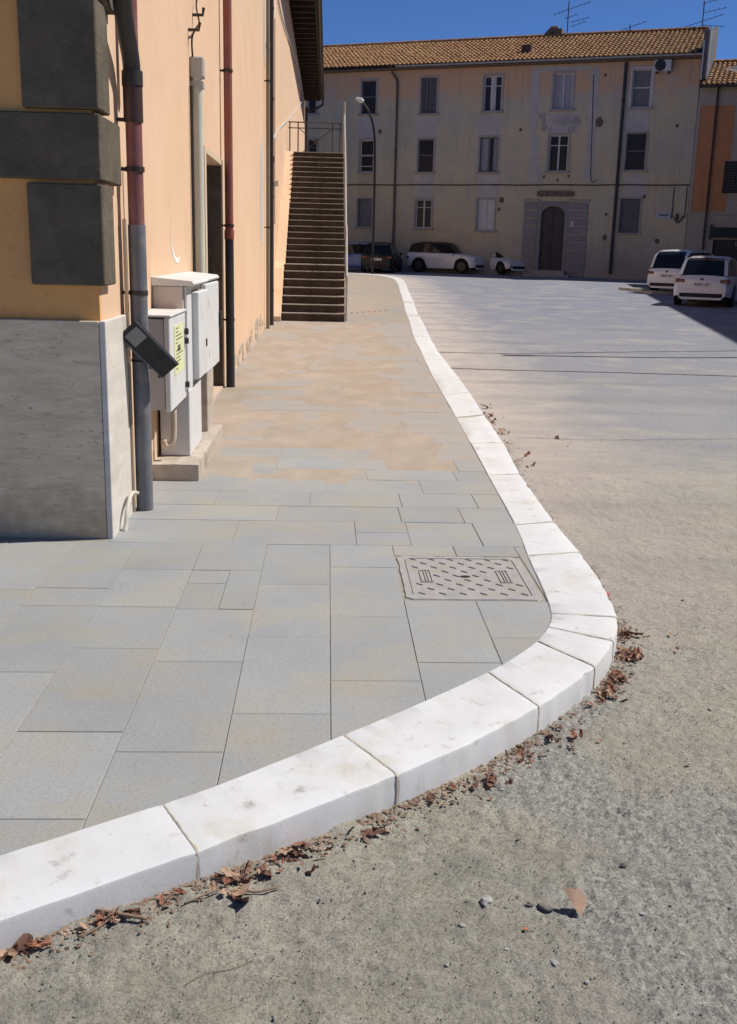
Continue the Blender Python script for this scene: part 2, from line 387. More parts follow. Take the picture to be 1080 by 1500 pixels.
def slab(x0, x1, y0, y1, hole=True):
    kx = max(xk(y0, inner) or 1.3, xk(y1, inner) or 1.3)+.1 if y0 > 4.4 else 1.5
    x1 = min(x1, kx)
    if x1-x0 < .03 or y1-y0 < .03: return
    if hole and x0 < MHX1 and x1 > MHX0 and y0 < MHY1-.002 and y1 > MHY0+.002:
        slab(x0, x1, MHY1, y1, False) if y1 > MHY1+.03 else 0
        slab(x0, x1, y0, MHY0, False) if y0 < MHY0-.03 else 0
        if x0 < MHX0-.03: slab(x0, MHX0, max(y0, MHY0), min(y1, MHY1), False)
        if x1 > MHX1+.03: slab(MHX1, x1, max(y0, MHY0), min(y1, MHY1), False)
        return
    j = .0019; dz = random.uniform(-.0015, .0015)
    poly = [(x0+j, y0+j), (x1-j, y0+j), (x1-j, y1-j), (x0+j, y1-j)]
    cy = (y0+y1)/2; cx = (x0+x1)/2
    for a, b in zip(clipc, clipc[1:]):
        if min(a[1], b[1]) < cy+1.0 and max(a[1], b[1]) > cy-1.0 and min(a[0], b[0]) < x1+.6 and max(a[0], b[0]) > x0-.6 and (b[0]-a[0])**2+(b[1]-a[1])**2 > 1e-6:
            poly = clip(poly, a, b)
            if len(poly) < 3: return
    ar = abs(sum(poly[i][0]*poly[(i+1) % len(poly)][1]-poly[(i+1) % len(poly)][0]*poly[i][1] for i in range(len(poly))))/2
    if ar < .002: return
    ccx = sum(p[0] for p in poly)/len(poly); ccy = sum(p[1] for p in poly)/len(poly)
    bi = min(range(1, len(inner)-1), key=lambda q: (inner[q].x-ccx)**2+(inner[q].y-ccy)**2); tg = inner[bi+1]-inner[bi-1]
    if tg.x*(ccy-inner[bi].y)-tg.y*(ccx-inner[bi].x) < -.02: return
    c = .0018; n = len(poly); bb = B(); rx, ry = random.uniform(-.001, .001), random.uniform(-.0008, .0008)
    def zz(p): return pav(p[1])+dz+(p[0]-ccx)*rx+(p[1]-ccy)*ry
    ins = []
    for p in poly:
        d = V((ccx-p[0], ccy-p[1])); d = d.normalized()*c*1.4 if d.length > 0 else d
        ins.append((p[0]+d.x, p[1]+d.y))
    lay = [[(p[0], p[1], zz(p)-.03) for p in poly], [(p[0], p[1], zz(p)-c) for p in poly], [(p[0], p[1], zz(p)) for p in ins]]
    vv = [q for l in lay for q in l]; ff = [tuple(2*n+i for i in range(n))]
    for l in (0, 1): ff += [(l*n+i, l*n+(i+1) % n, (l+1)*n+(i+1) % n, (l+1)*n+i) for i in range(n)]
    bb.add(vv, ff); bb.ob('paving_slab', M_slab, pavement); slab_n[0] += 1
def py(v, u=400): return gz(u, v, pav).y
colx = [-1.03-.352*i for i in range(12, 0, -1)]+[-1.03, -.674, -.32, .03, .38, .722, 1.07, 1.42]
joints = {(-1.03): [834, 889, 950, 1072], (-.674): [834, 891, 968, 1101], (-.32): [856, 933, 1046], (.03): [830, 902, 997], (.38): [878, 969], (.722): [878, 932, 1010], (-1.382): [862, 888, 985, 1110], (1.07): [900]}
Y0 = py(797)
for a, b in zip(colx, colx[1:]):
    jl = [k_ for k_ in joints if abs(k_-a) < .01]
    if jl: yj = [py(v, 200 if a < -.5 else 450) for v in joints[jl[0]]]
    else:
        yj = []; y = Y0-random.uniform(.2, .6)
        while y > 2: yj.append(y); y -= random.uniform(.4, .62)
    yj = [Y0]+yj
    while yj[-1] > 1.9: yj.append(yj[-1]-random.uniform(.5, .62))
    for q, (t, bt) in enumerate(zip(yj, yj[1:])):
        if abs(a+.674) < .01 and q == 1:       # the slab cut into small pieces
            mx = -.32-.16
            my = py(855)
            slab(a, mx, my, t); slab(a, mx, bt, my); slab(mx, b, bt, t)
        elif abs(a+.674) < .01 and q == 0: slab(a, b, bt, t)
        else: slab(a, b, bt, t)
rowsY = [Y0, 6.12, 6.5, 6.9]
while rowsY[-1] < YS: rowsY.append(rowsY[-1]+random.choice((.35, .42, .5)))
rowsY[-1] = YS
spec = {0: [-1.2, -.52, .18, .49, .9], 1: [-1.3, -.3, .47, .86], 2: [-1.2, -.72, -.1, .5, 1.0]}
for i, (a, b) in enumerate(zip(rowsY, rowsY[1:])):
    if i in spec: xs_ = spec[i]+[1.35]
    else:
        xs_ = [-1.25, -1.2+random.uniform(.2, .7)]
        while xs_[-1] < 2.2: xs_.append(xs_[-1]+random.uniform(.5, .85))
    for c, d in zip(xs_, xs_[1:]):
        if i == 0 and c == .18: slab(c, d, a, a+.27); slab(c, d, a+.27, b)
        else: slab(c, d, a, b)
# dry sand swept over the slabs
def sand_sheet():
    b_ = B(); X = frange(-1.19, 1.9, .035); Y = frange(6.2, YS, .07)
    for y in Y:
        kx = xk(y, inner) or 1.3
        for x in X:
            m_ = nn(V((x*1.1, y*.55, 3)))*.75+nn(V((x*3.5+4, y*2.1, 7)))*.35+fx(V((x*9, y*5, 2)), .9, 2, 3)*.12
            edge = min(1, (y-6.2)/2.8)*.34-.235-max(0, x-(kx-.55))*.75
            if x < -.6: edge += (-.6-x)*.25
            h = max(-.009, min(.005, (m_*.6+edge)*.009))
            b_.v.append((min(x, kx+.02), y, pav(y)+h+(.0008*nn(V((x*40, y*14, 1))) if h > 0 else 0)))
    n = len(X); b_.f = [(j*n+i, j*n+i+1, (j+1)*n+i+1, (j+1)*n+i) for j in range(len(Y)-1) for i in range(n-1)]
    M = mat('sand', (.42, .355, .295), (.345, .295, .25), scale=3.2, c3=(.37, .295, .225), s3=1.1, rough=1, bump=.0025, bscale=45, stretch=(1, .45, 1), spec=.05)
    b_.ob('sand', M, kind='stuff', smooth=True, fix=False)
sand_sheet()

# ------------------------------------------------------------------ kerb stones
M_kerb = mat('white_painted_kerb', (.67, .675, .69), (.61, .615, .625), scale=4, c3=(.53, .50, .44), s3=2.6, lo3=.6, hi3=.8, rough=.7, bump=.0005, bscale=90, bump2=.002, b2s=7, rnd=.02)
_t = M_kerb.node_tree
def add_dirt(M, col=(.36, .32, .26), sc=30, a=.63, b2=.72, amt=.7, st=None):
    t = M.node_tree; N = t.nodes; L = t.links; b = N['Principled BSDF']; src = b.inputs['Base Color'].links[0].from_socket
    n = N.new('ShaderNodeTexNoise'); n.inputs['Scale'].default_value = sc; n.inputs['Detail'].default_value = 10; n.inputs['Roughness'].default_value = .7
    ps_ = N.new('ShaderNodeNewGeometry').outputs['Position']
    if st: mp = N.new('ShaderNodeMapping'); mp.inputs['Scale'].default_value = st; L.new(ps_, mp.inputs[0]); ps_ = mp.outputs[0]
    L.new(ps_, n.inputs['Vector'])
    r = N.new('ShaderNodeMapRange'); r.inputs[1].default_value = a; r.inputs[2].default_value = b2; r.inputs[4].default_value = amt; L.new(n.outputs['Fac'], r.inputs[0])
    x = N.new('ShaderNodeMix'); x.data_type = 'RGBA'; L.new(r.outputs[0], x.inputs[0]); L.new(src, x.inputs[6]); x.inputs[7].default_value = (*col, 1); L.new(x.outputs[2], b.inputs['Base Color'])
add_dirt(M_kerb, col=(.56, .53, .46), sc=2.6, a=.52, b2=.66, amt=.55)
add_dirt(M_kerb, col=(.34, .32, .29), sc=11, a=.585, b2=.70, amt=.8)
add_dirt(M_kerb, col=(.42, .40, .37), sc=60, a=.66, b2=.74, amt=.5)
_kn = M_kerb.node_tree
kerb = thing('kerb', 'white painted stone kerb curving round the pavement corner', 'kerb', (0, 0, 0))
ji = [i for i, k_ in enumerate(KW) if k_[2]]
for a, b in zip(ji, ji[1:]):
    I = inner[a*seg:b*seg+1]; O = outer[a*seg:b*seg+1]
    # resample finer
    sub = 6 if I[0].y < 8 else 1
    def fine(Lp):
        r_ = []
        for p, q in zip(Lp, Lp[1:]):
            for t in range(sub): r_.append(p.lerp(q, t/sub))
        return r_+[Lp[-1]]
    I, O = fine(I), fine(O)
    gp = .0025; L0 = (I[-1]-I[0]).length
    I[0] = I[0].lerp(I[1], min(.5, gp/max(1e-3, (I[1]-I[0]).length))); O[0] = O[0].lerp(O[1], min(.5, gp/max(1e-3, (O[1]-O[0]).length)))
    I[-1] = I[-1].lerp(I[-2], min(.5, gp/max(1e-3, (I[-1]-I[-2]).length))); O[-1] = O[-1].lerp(O[-2], min(.5, gp/max(1e-3, (O[-1]-O[-2]).length)))
    bb = B(); n = len(I); prof = 9; dzb = random.uniform(-.002, .003)
    for i, (p, q) in enumerate(zip(I, O)):
        zt = pav(p.y)+.006+dzb; zb = road(q.y)-.04; e = (q-p)
        endd = -.003 if i in (0, n-1) else 0
        def jt(k_): 
            pt = p+e*k_; return nn(V((pt.x*9, pt.y*9, 3)))*.0018+nn(V((pt.x*31, pt.y*31, 1)))*.0008
        fj = .035*nn(V((q.y*.55, 3, 0)))*max(0, min(1, (p.y-12)/6)); p = p+V((fj, 0, 0)); q = q+V((fj*.4+.02*nn(V((q.y*1.3, 9, 0)))*max(0, min(1, (q.y-10)/6)), 0, 0)); e = q-p
        wv = nn(V((q.x*14, q.y*14, 6)))*.004-max(0, nn(V((q.x*9, q.y*9, 16)))-.25)*.03
        en = e.normalized()
        for (tt, z) in ((0, zt-.05), (0, zt-.003), (.012, zt), (.33, zt), (.66, zt), (.955, zt), (.99, zt-.004), (1.0, zt-.013)):
            pt = p+e*tt+(en*wv if tt > .9 else V((0, 0, 0)))
            zz_ = z+(jt(tt) if tt > .005 else 0)+endd
            bb.v.append((pt.x, pt.y, zz_))
        pt = q+en*wv*.5; bb.v.append((pt.x, pt.y, zb))
    for i in range(n-1):
        for k_ in range(prof-1): bb.f.append((i*prof+k_, i*prof+k_+1, (i+1)*prof+k_+1, (i+1)*prof+k_))
    bb.f.append(tuple(range(prof))); bb.f.append(tuple((n-1)*prof+k_ for k_ in range(prof)))
    bb.ob('kerb_stone', M_kerb, kerb, smooth='a')
# mortar fill seen in the kerb joints
bb = B()
for p, q in zip(inner, outer):
    for e, z in ((p, pav(p.y)+.002), (q.lerp(p, .03), pav(p.y)+.002), (q.lerp(p, .03), road(q.y)-.04)): bb.v.append((e.x, e.y, z))
for i in range(len(inner)-1):
    for k_ in (0, 1): bb.f.append((i*3+k_, i*3+k_+1, i*3+k_+4, i*3+k_+3))
bb.ob('joint_mortar', mat('joint_mortar', (.55, .51, .44), (.42, .38, .32), scale=30), kerb)

M_jm = mat('cream_mortar', (.56, .52, .44), (.44, .41, .35), scale=25, c3=(.62, .60, .55), s3=11, bump=.002, bscale=60)
for i_ in ji:
    p, q = inner[i_*seg], outer[i_*seg]
    if p.y > 13: continue
    d_ = (outer[min(i_*seg+1, len(outer)-1)]-outer[i_*seg-1]).normalized() if i_ else V((.8, .57, 0)); e = q-p; bb = B(); K = 26; sd_ = i_*7.3
    for k_ in range(K+1):
        t_ = k_/K; pt = p+e*t_; wl = .004+.013*abs(nn(V((t_*5, sd_, 0))))+.003*nn(V((t_*22, sd_, 4))); wr_ = .004+.013*abs(nn(V((t_*5, sd_, 9))))+.003*nn(V((t_*22, sd_, 14)))
        zt = pav(p.y)+.0078
        for w__, zz_ in ((-wl, zt-.0025), (-wl*.6, zt+.0002), (wr_*.6, zt+.0002), (wr_, zt-.0025)):
            v_ = pt+d_*w__; bb.v.append((v_.x, v_.y, zz_-(.004 if k_ in (0, K) else 0)))
    for k_ in range(6):
        t_ = k_/5; pt = q+e.normalized()*.0022; zz_ = pav(p.y)+.001-(.0+.11*t_)
        for w__ in (-.004-.006*abs(nn(V((t_*3, sd_, 2)))), -.002, .002, .004+.006*abs(nn(V((t_*3, sd_, 3))))):
            v_ = pt+d_*w__; bb.v.append((v_.x, v_.y, zz_))
    for k_ in range(K+6):
        for c_ in range(3): bb.f.append((k_*4+c_, k_*4+c_+1, k_*4+c_+5, k_*4+c_+4))
    bb.ob('joint_mortar', M_jm, kerb, smooth=True)

# ------------------------------------------------------------------ manhole cover
M_con = mat('cover_concrete', (.40, .385, .37), (.33, .32, .31), scale=14, bump=.0015, bscale=90, rough=.9)
M_cover = mat('cast_cover', (.39, .37, .36), (.32, .305, .30), scale=12, bump=.001, bscale=110, rough=.75, c3=(.36, .32, .26), s3=6)
mh = thing('manhole_cover', 'rectangular grey chequered manhole cover set in the pavement beside the kerb', 'manhole cover', (.72, 5.03, 0))
x0, x1, y0, y1 = MHX0-.72, MHX1-.72, MHY0-5.03, MHY1-5.03
bb = B()                                        # rough cement surround with ragged edge
ang = []; N_ = 64; inn = []; 
for i in range(N_):
    a = 2*pi*i/N_; c_, s_ = cos(a), sin(a); k_ = 1/max(abs(c_)/(.315), abs(s_)/(.345))
    jn = 1+.035*nn(V((c_*5, s_*5, 2)))
    inn.append((c_*k_*.925, s_*k_*.93)); ang.append((c_*k_*1.06*jn+.005, s_*k_*1.045*jn))
for p in ang: bb.v.append((*p, -.004))
for p in ang: bb.v.append((p[0]*.985, p[1]*.985, .0035+.001*nn(V((p[0]*40, p[1]*40, 0)))))
for p in inn: bb.v.append((*p, .0035))
for p in inn: bb.v.append((*p, -.03))
for l in range(3):
    for i in range(N_): bb.f.append((l*N_+i, l*N_+(i+1) % N_, (l+1)*N_+(i+1) % N_, (l+1)*N_+i))
bb.ob('cement_surround', M_con, mh)
B().box(-.325, .325, -.35, .35, -.06, -.012).ob('pit', mat('pit_dark', (.03, .03, .03)), mh)
bb = B(); hw, hd = .289, .318
bb.box(-hw, hw, -hd, hd, -.03, .002, bev=.003); bb.ob('cover_plate', M_cover, mh)
proto = None
nrow = 9
for r_ in range(nrow):
    for c_ in range(6):
        X_ = -hw+.045+c_*.1+(.05 if r_ % 2 else 0); Y_ = -hd+.04+r_*.0715
        if X_ > hw-.03: continue
        if (abs(X_+.2) < .055 or abs(X_-.2) < .06) and abs(Y_) < .12: continue
        if abs(X_) < .04 and abs(Y_) < .03: continue
        if proto is None:
            bb = B(); bb.box(-.021, .021, -.0035, .0035, 0, .0055, bev=.0018); proto = bb.ob('tread_bar', mat('tread_bar_metal', (.33, .32, .31), rough=.55), mh); proto.location = (X_, Y_, .002); proto.rotation_euler = (0, 0, R(-42))
        else: copy_part(proto, 'tread_bar', mh, (X_, Y_, .002), (0, 0, R(-42)))
for sx in (-1, 1):
    bb = B()
    for (a, b, c, d) in ((-.03, -.024, -.1, .1), (.024, .03, -.1, .1), (-.024, .024, -.1, -.094), (-.024, .024, .094, .1), (-.008, -.003, -.09, .09), (.006, .011, -.09, .09)):
        bb.box(a, b, c, d, 0, .005)
    o = bb.ob('badge_frame', M_cover, mh); o.location = (sx*.2, 0, .002)
bb = B(); bb.tube([(-.0, 0, .0022), (0, 0, .0042)], .02, 16)
o = bb.ob('key_hole', mat('hole_black', (.01, .01, .01)), mh); o.scale = (1.3, .8, 1)

# ------------------------------------------------------------------ walls with openings
def wall_holes(b_, x0, x1, z0, z1, holes, depth, y=0.):
    """front at local y, openings (xa, xb, za, zb) with reveals going to y+depth"""
    X = sorted({x0, x1, *[h[0] for h in holes], *[h[1] for h in holes]}); Z = sorted({z0, z1, *[h[2] for h in holes], *[h[3] for h in holes]})
    X = [x for x in X if x0 <= x <= x1]; Z = [z for z in Z if z0 <= z <= z1]
    for a, b in zip(X, X[1:]):
        for c, d in zip(Z, Z[1:]):
            mx, mz = (a+b)/2, (c+d)/2
            if any(h[0] < mx < h[1] and h[2] < mz < h[3] for h in holes): continue
            b_.add([(a, y, c), (b, y, c), (b, y, d), (a, y, d)], [(0, 1, 2, 3)])
    for h in holes:
        a, b, c, d = h[:4]; e = y+depth
        b_.add([(a, y, c), (a, e, c), (a, e, d), (a, y, d)], [(0, 1, 2, 3)]); b_.add([(b, y, c), (b, y, d), (b, e, d), (b, e, c)], [(0, 1, 2, 3)])
        b_.add([(a, y, c), (b, y, c), (b, e, c), (a, e, c)], [(0, 1, 2, 3)]); b_.add([(a, y, d), (a, e, d), (b, e, d), (b, y, d)], [(0, 1, 2, 3)])

# ------------------------------------------------------------------ LEFT BUILDING (peach plaster)
WX = -1.22; YC = 5.71; YE = 53.5
M_peach = mat('peach_plaster', (.76, .53, .36), (.73, .50, .335), scale=.8, c3=(.78, .57, .41), s3=.3, rough=.92, bump=.0012, bscale=50, bump2=.004, b2s=2.2, spec=.15)
add_dirt(M_peach, col=(.66, .42, .27), sc=1.6, a=.54, b2=.72, amt=.5)
add_dirt(M_peach, col=(.62, .43, .30), sc=3, a=.56, b2=.68, amt=.45, st=(1.6, 1.6, .12))
add_dirt(M_peach, col=(.55, .36, .23), sc=22, a=.66, b2=.74, amt=.4)
M_orange = mat('orange_plaster', (.80, .43, .16), (.72, .38, .15), scale=1.6, c3=(.62, .32, .14), s3=.9, rough=.92, bump=.0015, bscale=60, spec=.15)
add_dirt(M_orange, col=(.60, .30, .12), sc=2.4, a=.5, b2=.66, amt=.6)
add_dirt(M_orange, col=(.40, .21, .1), sc=9, a=.6, b2=.72, amt=.5)
M_trav = mat('travertine', (.80, .68, .50), (.62, .51, .365), scale=4.5, c3=(.70, .55, .37), s3=1.6, rough=.8, bump=.003, bscale=14, stretch=(1., 1., 4.5), lo=.36, hi=.68, spec=.25)
add_dirt(M_trav, col=(.20, .165, .12), sc=17, a=.60, b2=.66, amt=.75, st=(1, 1, 3.2))
add_dirt(M_trav, col=(.34, .29, .22), sc=5, a=.58, b2=.66, amt=.5, st=(1, 1, 7))
add_dirt(M_trav, col=(.16, .13, .10), sc=70, a=.64, b2=.70, amt=.7)
def low_grime(M, z0, z1, col, amt, sc=5):
    t = M.node_tree; N = t.nodes; L = t.links; b = N['Principled BSDF']; src = b.inputs['Base Color'].links[0].from_socket
    pos = N.new('ShaderNodeNewGeometry').outputs['Position']; sep = N.new('ShaderNodeSeparateXYZ'); L.new(pos, sep.inputs[0])
    n = N.new('ShaderNodeTexNoise'); n.inputs['Scale'].default_value = sc; n.inputs['Detail'].default_value = 9; L.new(pos, n.inputs['Vector'])
    r = N.new('ShaderNodeMapRange'); r.inputs[1].default_value = z1; r.inputs[2].default_value = z0; r.inputs[3].default_value = -.35; r.inputs[4].default_value = .5; L.new(sep.outputs[2], r.inputs[0])
    a_ = N.new('ShaderNodeMath'); a_.operation = 'ADD'; L.new(r.outputs[0], a_.inputs[0]); L.new(n.outputs['Fac'], a_.inputs[1])
    r2 = N.new('ShaderNodeMapRange'); r2.inputs[1].default_value = .4; r2.inputs[2].default_value = .75; r2.inputs[4].default_value = amt; L.new(a_.outputs[0], r2.inputs[0])
    x = N.new('ShaderNodeMix'); x.data_type = 'RGBA'; L.new(r2.outputs[0], x.inputs[0]); L.new(src, x.inputs[6]); x.inputs[7].default_value = (*col, 1); L.new(x.outputs[2], b.inputs['Base Color'])
low_grime(M_trav, -.1, .5, (.46, .34, .22), .7, 9)
low_grime(M_peach, 0, .55, (.60, .46, .34), .7, 4)
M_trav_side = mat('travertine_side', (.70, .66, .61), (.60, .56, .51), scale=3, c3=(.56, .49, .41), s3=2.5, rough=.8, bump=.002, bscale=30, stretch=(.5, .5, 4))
M_quoin = mat('quoin_stone', (.145, .118, .085), (.10, .083, .062), scale=5, c3=(.18, .15, .115), s3=3, rough=.95, bump=.006, bscale=60, bump2=.012, b2s=14)
M_brown = mat('eaves_wood', (.045, .032, .024), (.03, .022, .018), scale=6, rough=.8, stretch=(1, 4, 1))
lb = thing('plastered_building', 'peach and orange plastered building with grey corner quoins along the pavement', 'building', (WX, YC, 0), pi/2)
# local x = world +Y, local -y = world +X
def WY(y): return y-YC
door_h = (WY(10.78), WY(12.35), .02, 2.50); slit = (WY(27.6), WY(31.5), 1.05+.1, 2.42)
bb = B(); wall_holes(bb, WY(5.75), WY(YE), -.2, 8.6, [door_h, slit], .28)
bb.ob('side_wall', M_peach, lb)
bb = B(); bb.add([(.0, 0, -.2), (0, 12, -.2), (0, 12, 8.6), (0, 0, 8.6)], [(0, 1, 2, 3)])
bb.add([(0, 0, -.2), (WY(5.75), 0, -.2), (WY(5.75), 0, 8.6), (0, 0, 8.6)], [(0, 1, 2, 3)])
bb.ob('end_wall', M_orange, lb)
bb = B(); bb.box(WY(YE)-.02, WY(YE), 0.01, 12, 0, 8.6); bb.ob('far_wall', M_peach, lb)
# plinth: L-shaped travertine facing slabs
bb = B(); bb.box(-.035, -.001, .002, 12, -.1, 1.205, bev=.004); bb.ob('plinth_slab', M_trav, lb, label='grey travertine plinth facing on the end wall')
bb = B(); bb.box(-.035, .56, -.034, -.001, -.1, 1.205, bev=.004); bb.ob('plinth_slab', M_trav_side, lb, label='pale travertine plinth facing beside the downpipe')
# quoins
for (z0_, z1_, dep, ln) in ((1.39, 1.905, .24, .34), (1.925, 2.25, .5, 1.2), (2.27, 2.80, .24, .34), (2.82, 3.2, .5, 1.2), (3.22, 3.75, .24, .34), (3.77, 4.15, .5, 1.2), (4.17, 4.7, .24, .34), (4.72, 5.1, .5, 1.2)):
    bb = B(); bb.box(-.05, dep, -.045, ln, z0_, z1_, bev=.007); o = bb.ob('quoin', M_quoin, lb)
# roof, soffit, rafters, gutter
M_tile = mat('roof_tile', (.42, .22, .10), (.16, .075, .032), scale=5.5, c3=(.40, .26, .11), s3=1.8, rough=.9, bump=.004, bscale=30)
add_dirt(M_tile, col=(.17, .14, .08), sc=6, a=.55, b2=.7, amt=.6)
bb = B(); bb.box(-.5, WY(YE)-.5, -.78, .0, 8.56, 8.65); bb.ob('soffit', M_brown, lb)
bb = B(); bb.add([(-.6, -.85, 8.65), (WY(YE)-.4, -.85, 8.65), (WY(YE)-.4, 6, 11), (-.6, 6, 11), (WY(YE)-.4, 12, 8.9), (-.6, 12, 8.9)], [(0, 1, 2, 3), (3, 2, 4, 5)]); bb.ob('roof', M_tile, lb)
rp = None
for i in range(61):
    x = -.3+i*.78
    if rp is None: bb = B(); bb.box(-.045, .045, -.74, 0, -.13, 0); rp = bb.ob('rafter', M_brown, lb); rp.location = (x, 0, 8.56)
    else: copy_part(rp, 'rafter', lb, (x, 0, 8.56))
bb = B(); n = 8
for e in (-.6, WY(YE)-.35):
    for k_ in range(n+1): a = pi+pi*k_/n; bb.v.append((e, -.87+.075*cos(a), 8.64+.085*sin(a)))
for k_ in range(n): bb.f.append((k_, k_+1, n+k_+2, n+k_+1))
M_metal_dark = mat('dark_gutter_metal', (.035, .03, .03), (.06, .045, .04), scale=5, rough=.5)
bb.ob('gutter', M_metal_dark, lb, smooth=True)
bb = B(); bb.tube(bez([(WY(YE)-.5, -.87, 8.58), (WY(YE)-.5, -.84, 8.36), (WY(YE)-.5, -.5, 8.16), (WY(YE)-.5, -.12, 8.06), (WY(YE)-.5, -.09, 7.8), (WY(YE)-.5, -.09, 3)], 25), .055, 8); bb.ob('gutter_outlet', M_metal_dark, lb, smooth=True)
# door and slit window
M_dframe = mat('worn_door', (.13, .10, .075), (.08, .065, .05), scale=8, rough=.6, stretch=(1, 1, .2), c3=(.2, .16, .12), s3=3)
d = bpy.data.objects.new('door', None); COL.objects.link(d); d.parent = lb
a, b = door_h[0], door_h[1]
bb = B(); bb.box(a+.07, b-.07, .2, .25, .03, 2.43); bb.ob('door_leaf', M_dframe, d)
bb = B(); bb.box(b-.022, b-.002, .004, .2, .02, 2.49); bb.ob('door_reveal_shade', M_dframe, d)  # dark board added so the far reveal reads as shaded
bb = B(); bb.box(a, a+.07, .16, .26, .02, 2.5); bb.box(b-.07, b, .16, .26, .02, 2.5); bb.box(a+.07, b-.07, .16, .26, 2.43, 2.5); bb.ob('door_frame', mat('door_frame_wood', (.3, .24, .18), (.22, .18, .13)), d)
bb = B(); bb.box(a-.14, a-.002, -.012, 0, 0, 2.56); bb.box(b+.002, b+.14, -.012, 0, 0, 2.56); bb.box(a-.002, b+.002, -.012, 0, 2.502, 2.56); bb.ob('door_surround', mat('stone_surround', (.66, .53, .38), (.6, .47, .34), scale=5), d)
bb = B(); bb.box(slit[0], slit[1], .2, .24, slit[2], slit[3]); bb.ob('window_pane', glass('window_glass'), lb)
for q in range(5):
    bb = B(); xx = slit[0]+(slit[1]-slit[0])*q/4; bb.box(xx-.03, xx+.03, .14, .2, slit[2], slit[3]); bb.ob('window_bar', M_brown, lb)
# plaster repairs, scrape, blistered paint at the foot of the wall
def blob(cx, cz, rx, rz, n=28, seed=0, rough=.25, y=-.004, pw=1):
    b_ = B(); pts = []
    for i in range(n):
        a = 2*pi*i/n; k_ = 1+rough*nn(V((cos(a)*2.2, sin(a)*2.2, seed*3.7)))
        c_, s_ = cos(a), sin(a); 
        if pw > 1: k2 = 1/max(abs(c_), abs(s_))**.75; c_, s_ = c_*k2, s_*k2
        pts.append((cx+rx*c_*k_, cz+rz*s_*k_))
    b_.prism(pts, 'y', y, 0); return b_
M_repair = mat('grey_repair', (.56, .55, .54), (.5, .49, .48), scale=3, bump=.001)
blob(WY(19.6), 2.55, .42, .95, seed=1).ob('plaster_repair', M_repair, lb, label='tall grey unpainted repair patch on the peach wall')
blob(WY(20.45), 5.6, .22, .75, seed=2).ob('plaster_repair', M_repair, lb)
bb = B(); sc = [(8.45, 1.83), (8.36, 1.75), (8.36, 1.66), (8.45, 1.56), (8.62, 1.50), (8.78, 1.50), (8.84, 1.54)]
pts = bez([(WY(y), -.002, z) for y, z in sc], 24)
for i, p in enumerate(pts):
    wd = .008+.02*(i/len(pts))+.01*nn(V((i*.9, 0, 0))); bb.v += [(p.x-wd*.5, -.0025, p.z-wd), (p.x+wd*.5, -.0025, p.z+wd)]
for i in range(len(pts)-1): bb.f.append((2*i, 2*i+1, 2*i+3, 2*i+2))
bb.ob('paint_scrape', mat('scrape_white', (.8, .76, .72)), lb, label='white curved scrape mark on the peach wall')
M_peel = mat('bare_render', (.50, .43, .36), (.36, .31, .26), scale=14, bump=.003, bscale=40)
for i in range(60):
    yy_ = random.uniform(8.8, 20.5) if i > 12 else random.uniform(11.5, 14)
    if 10.6 < yy_ < 12.5: continue
    blob(WY(yy_), pav(yy_)+abs(random.gauss(0, .13)), random.uniform(.03, .16), random.uniform(.02, .1), n=14, seed=i, rough=.6, y=-.003-.0001*i).ob('bare_render_patch', M_peel, lb)
for (a_, z_) in ((25.3, 5.4),): pass
bb = B(); bb.box(WY(24.2), WY(24.26), -.02, 0, 2.15, 6.4); bb.ob('wall_joint', mat('joint_brown', (.55, .36, .24)), lb)  # narrow strip, browner than the peach wall
bb = B(); bb.box(WY(24.05), WY(24.12), -.1, 0, 2.95, 3.08, bev=.01); bb.ob('junction_box', mat('cream_plastic', (.6, .55, .42)), lb)

# ------------------------------------------------------------------ downpipes on the left wall
M_pgrey = mat('grey_pvc', (.17, .18, .205), (.13, .14, .16), scale=6, rough=.5, c3=(.24, .23, .22), s3=9)
M_pred = mat('red_brown_pipe', (.24, .10, .095), (.19, .085, .09), scale=4, rough=.45, c3=(.29, .17, .15), s3=5)
M_pblack = mat('black_pipe', (.035, .035, .037), (.05, .045, .045), scale=5, rough=.45)
def clamp(parent, x, y, z, r, m_=None):
    bb = B(); bb.tube([(x, y, z-.014), (x, y, z+.014)], r+.006, 14); bb.box(WX-x+x, x-r, y-.01, y+.01, z-.01, z+.01); return bb.ob('clamp', m_ or M_metal_dark, parent, smooth='a')
px_, py_ = -1.125, 6.36
dp = thing('downpipe', 'thick grey and red-brown downpipe at the building corner with a black elbow', 'downpipe', (0, 0, 0))
B().tube([(px_, py_, 0.0), (px_, py_, 1.72)], .052, 18).ob('lower_pipe', M_pgrey, dp, smooth='a')
B().tube([(px_, py_, 1.64), (px_, py_, 1.74), (px_, py_, 2.36)], .047, 18).ob('middle_pipe', M_pred, dp, smooth='a')
B().tube([(px_, py_, 2.30), (px_, py_, 2.5)], .056, 18).ob('coupling', mat('dark_red_coupling', (.07, .04, .04), rough=.4), dp, smooth='a')
B().tube([(px_, py_, 2.48), (px_, py_, 2.56)], .06, 18).ob('collar', M_pblack, dp, smooth='a')
B().tube(bez([(px_, py_, 2.5), (px_+.0, py_-.03, 2.62), (px_+.01, 6.12, 2.78), (px_+.03, 5.84, 3.08), (px_+.04, 5.7, 3.5)], 20), .05, 16).ob('elbow', M_pblack, dp, smooth='a')
B().tube([(px_-.02, py_+.1, 2.5), (px_-.02, py_+.1, 5.2), (px_-.02, py_+.1, 7.9)], .042, 16).ob('upper_pipe', M_pred, dp, smooth='a')
for z in (1.33, 2.03, 2.3): clamp(dp, px_, py_, z, .05)
B().tube([(px_, py_, 1.02), (px_, py_, 1.035)], .0545, 18).ob('pipe_seam', M_metal_dark, dp)
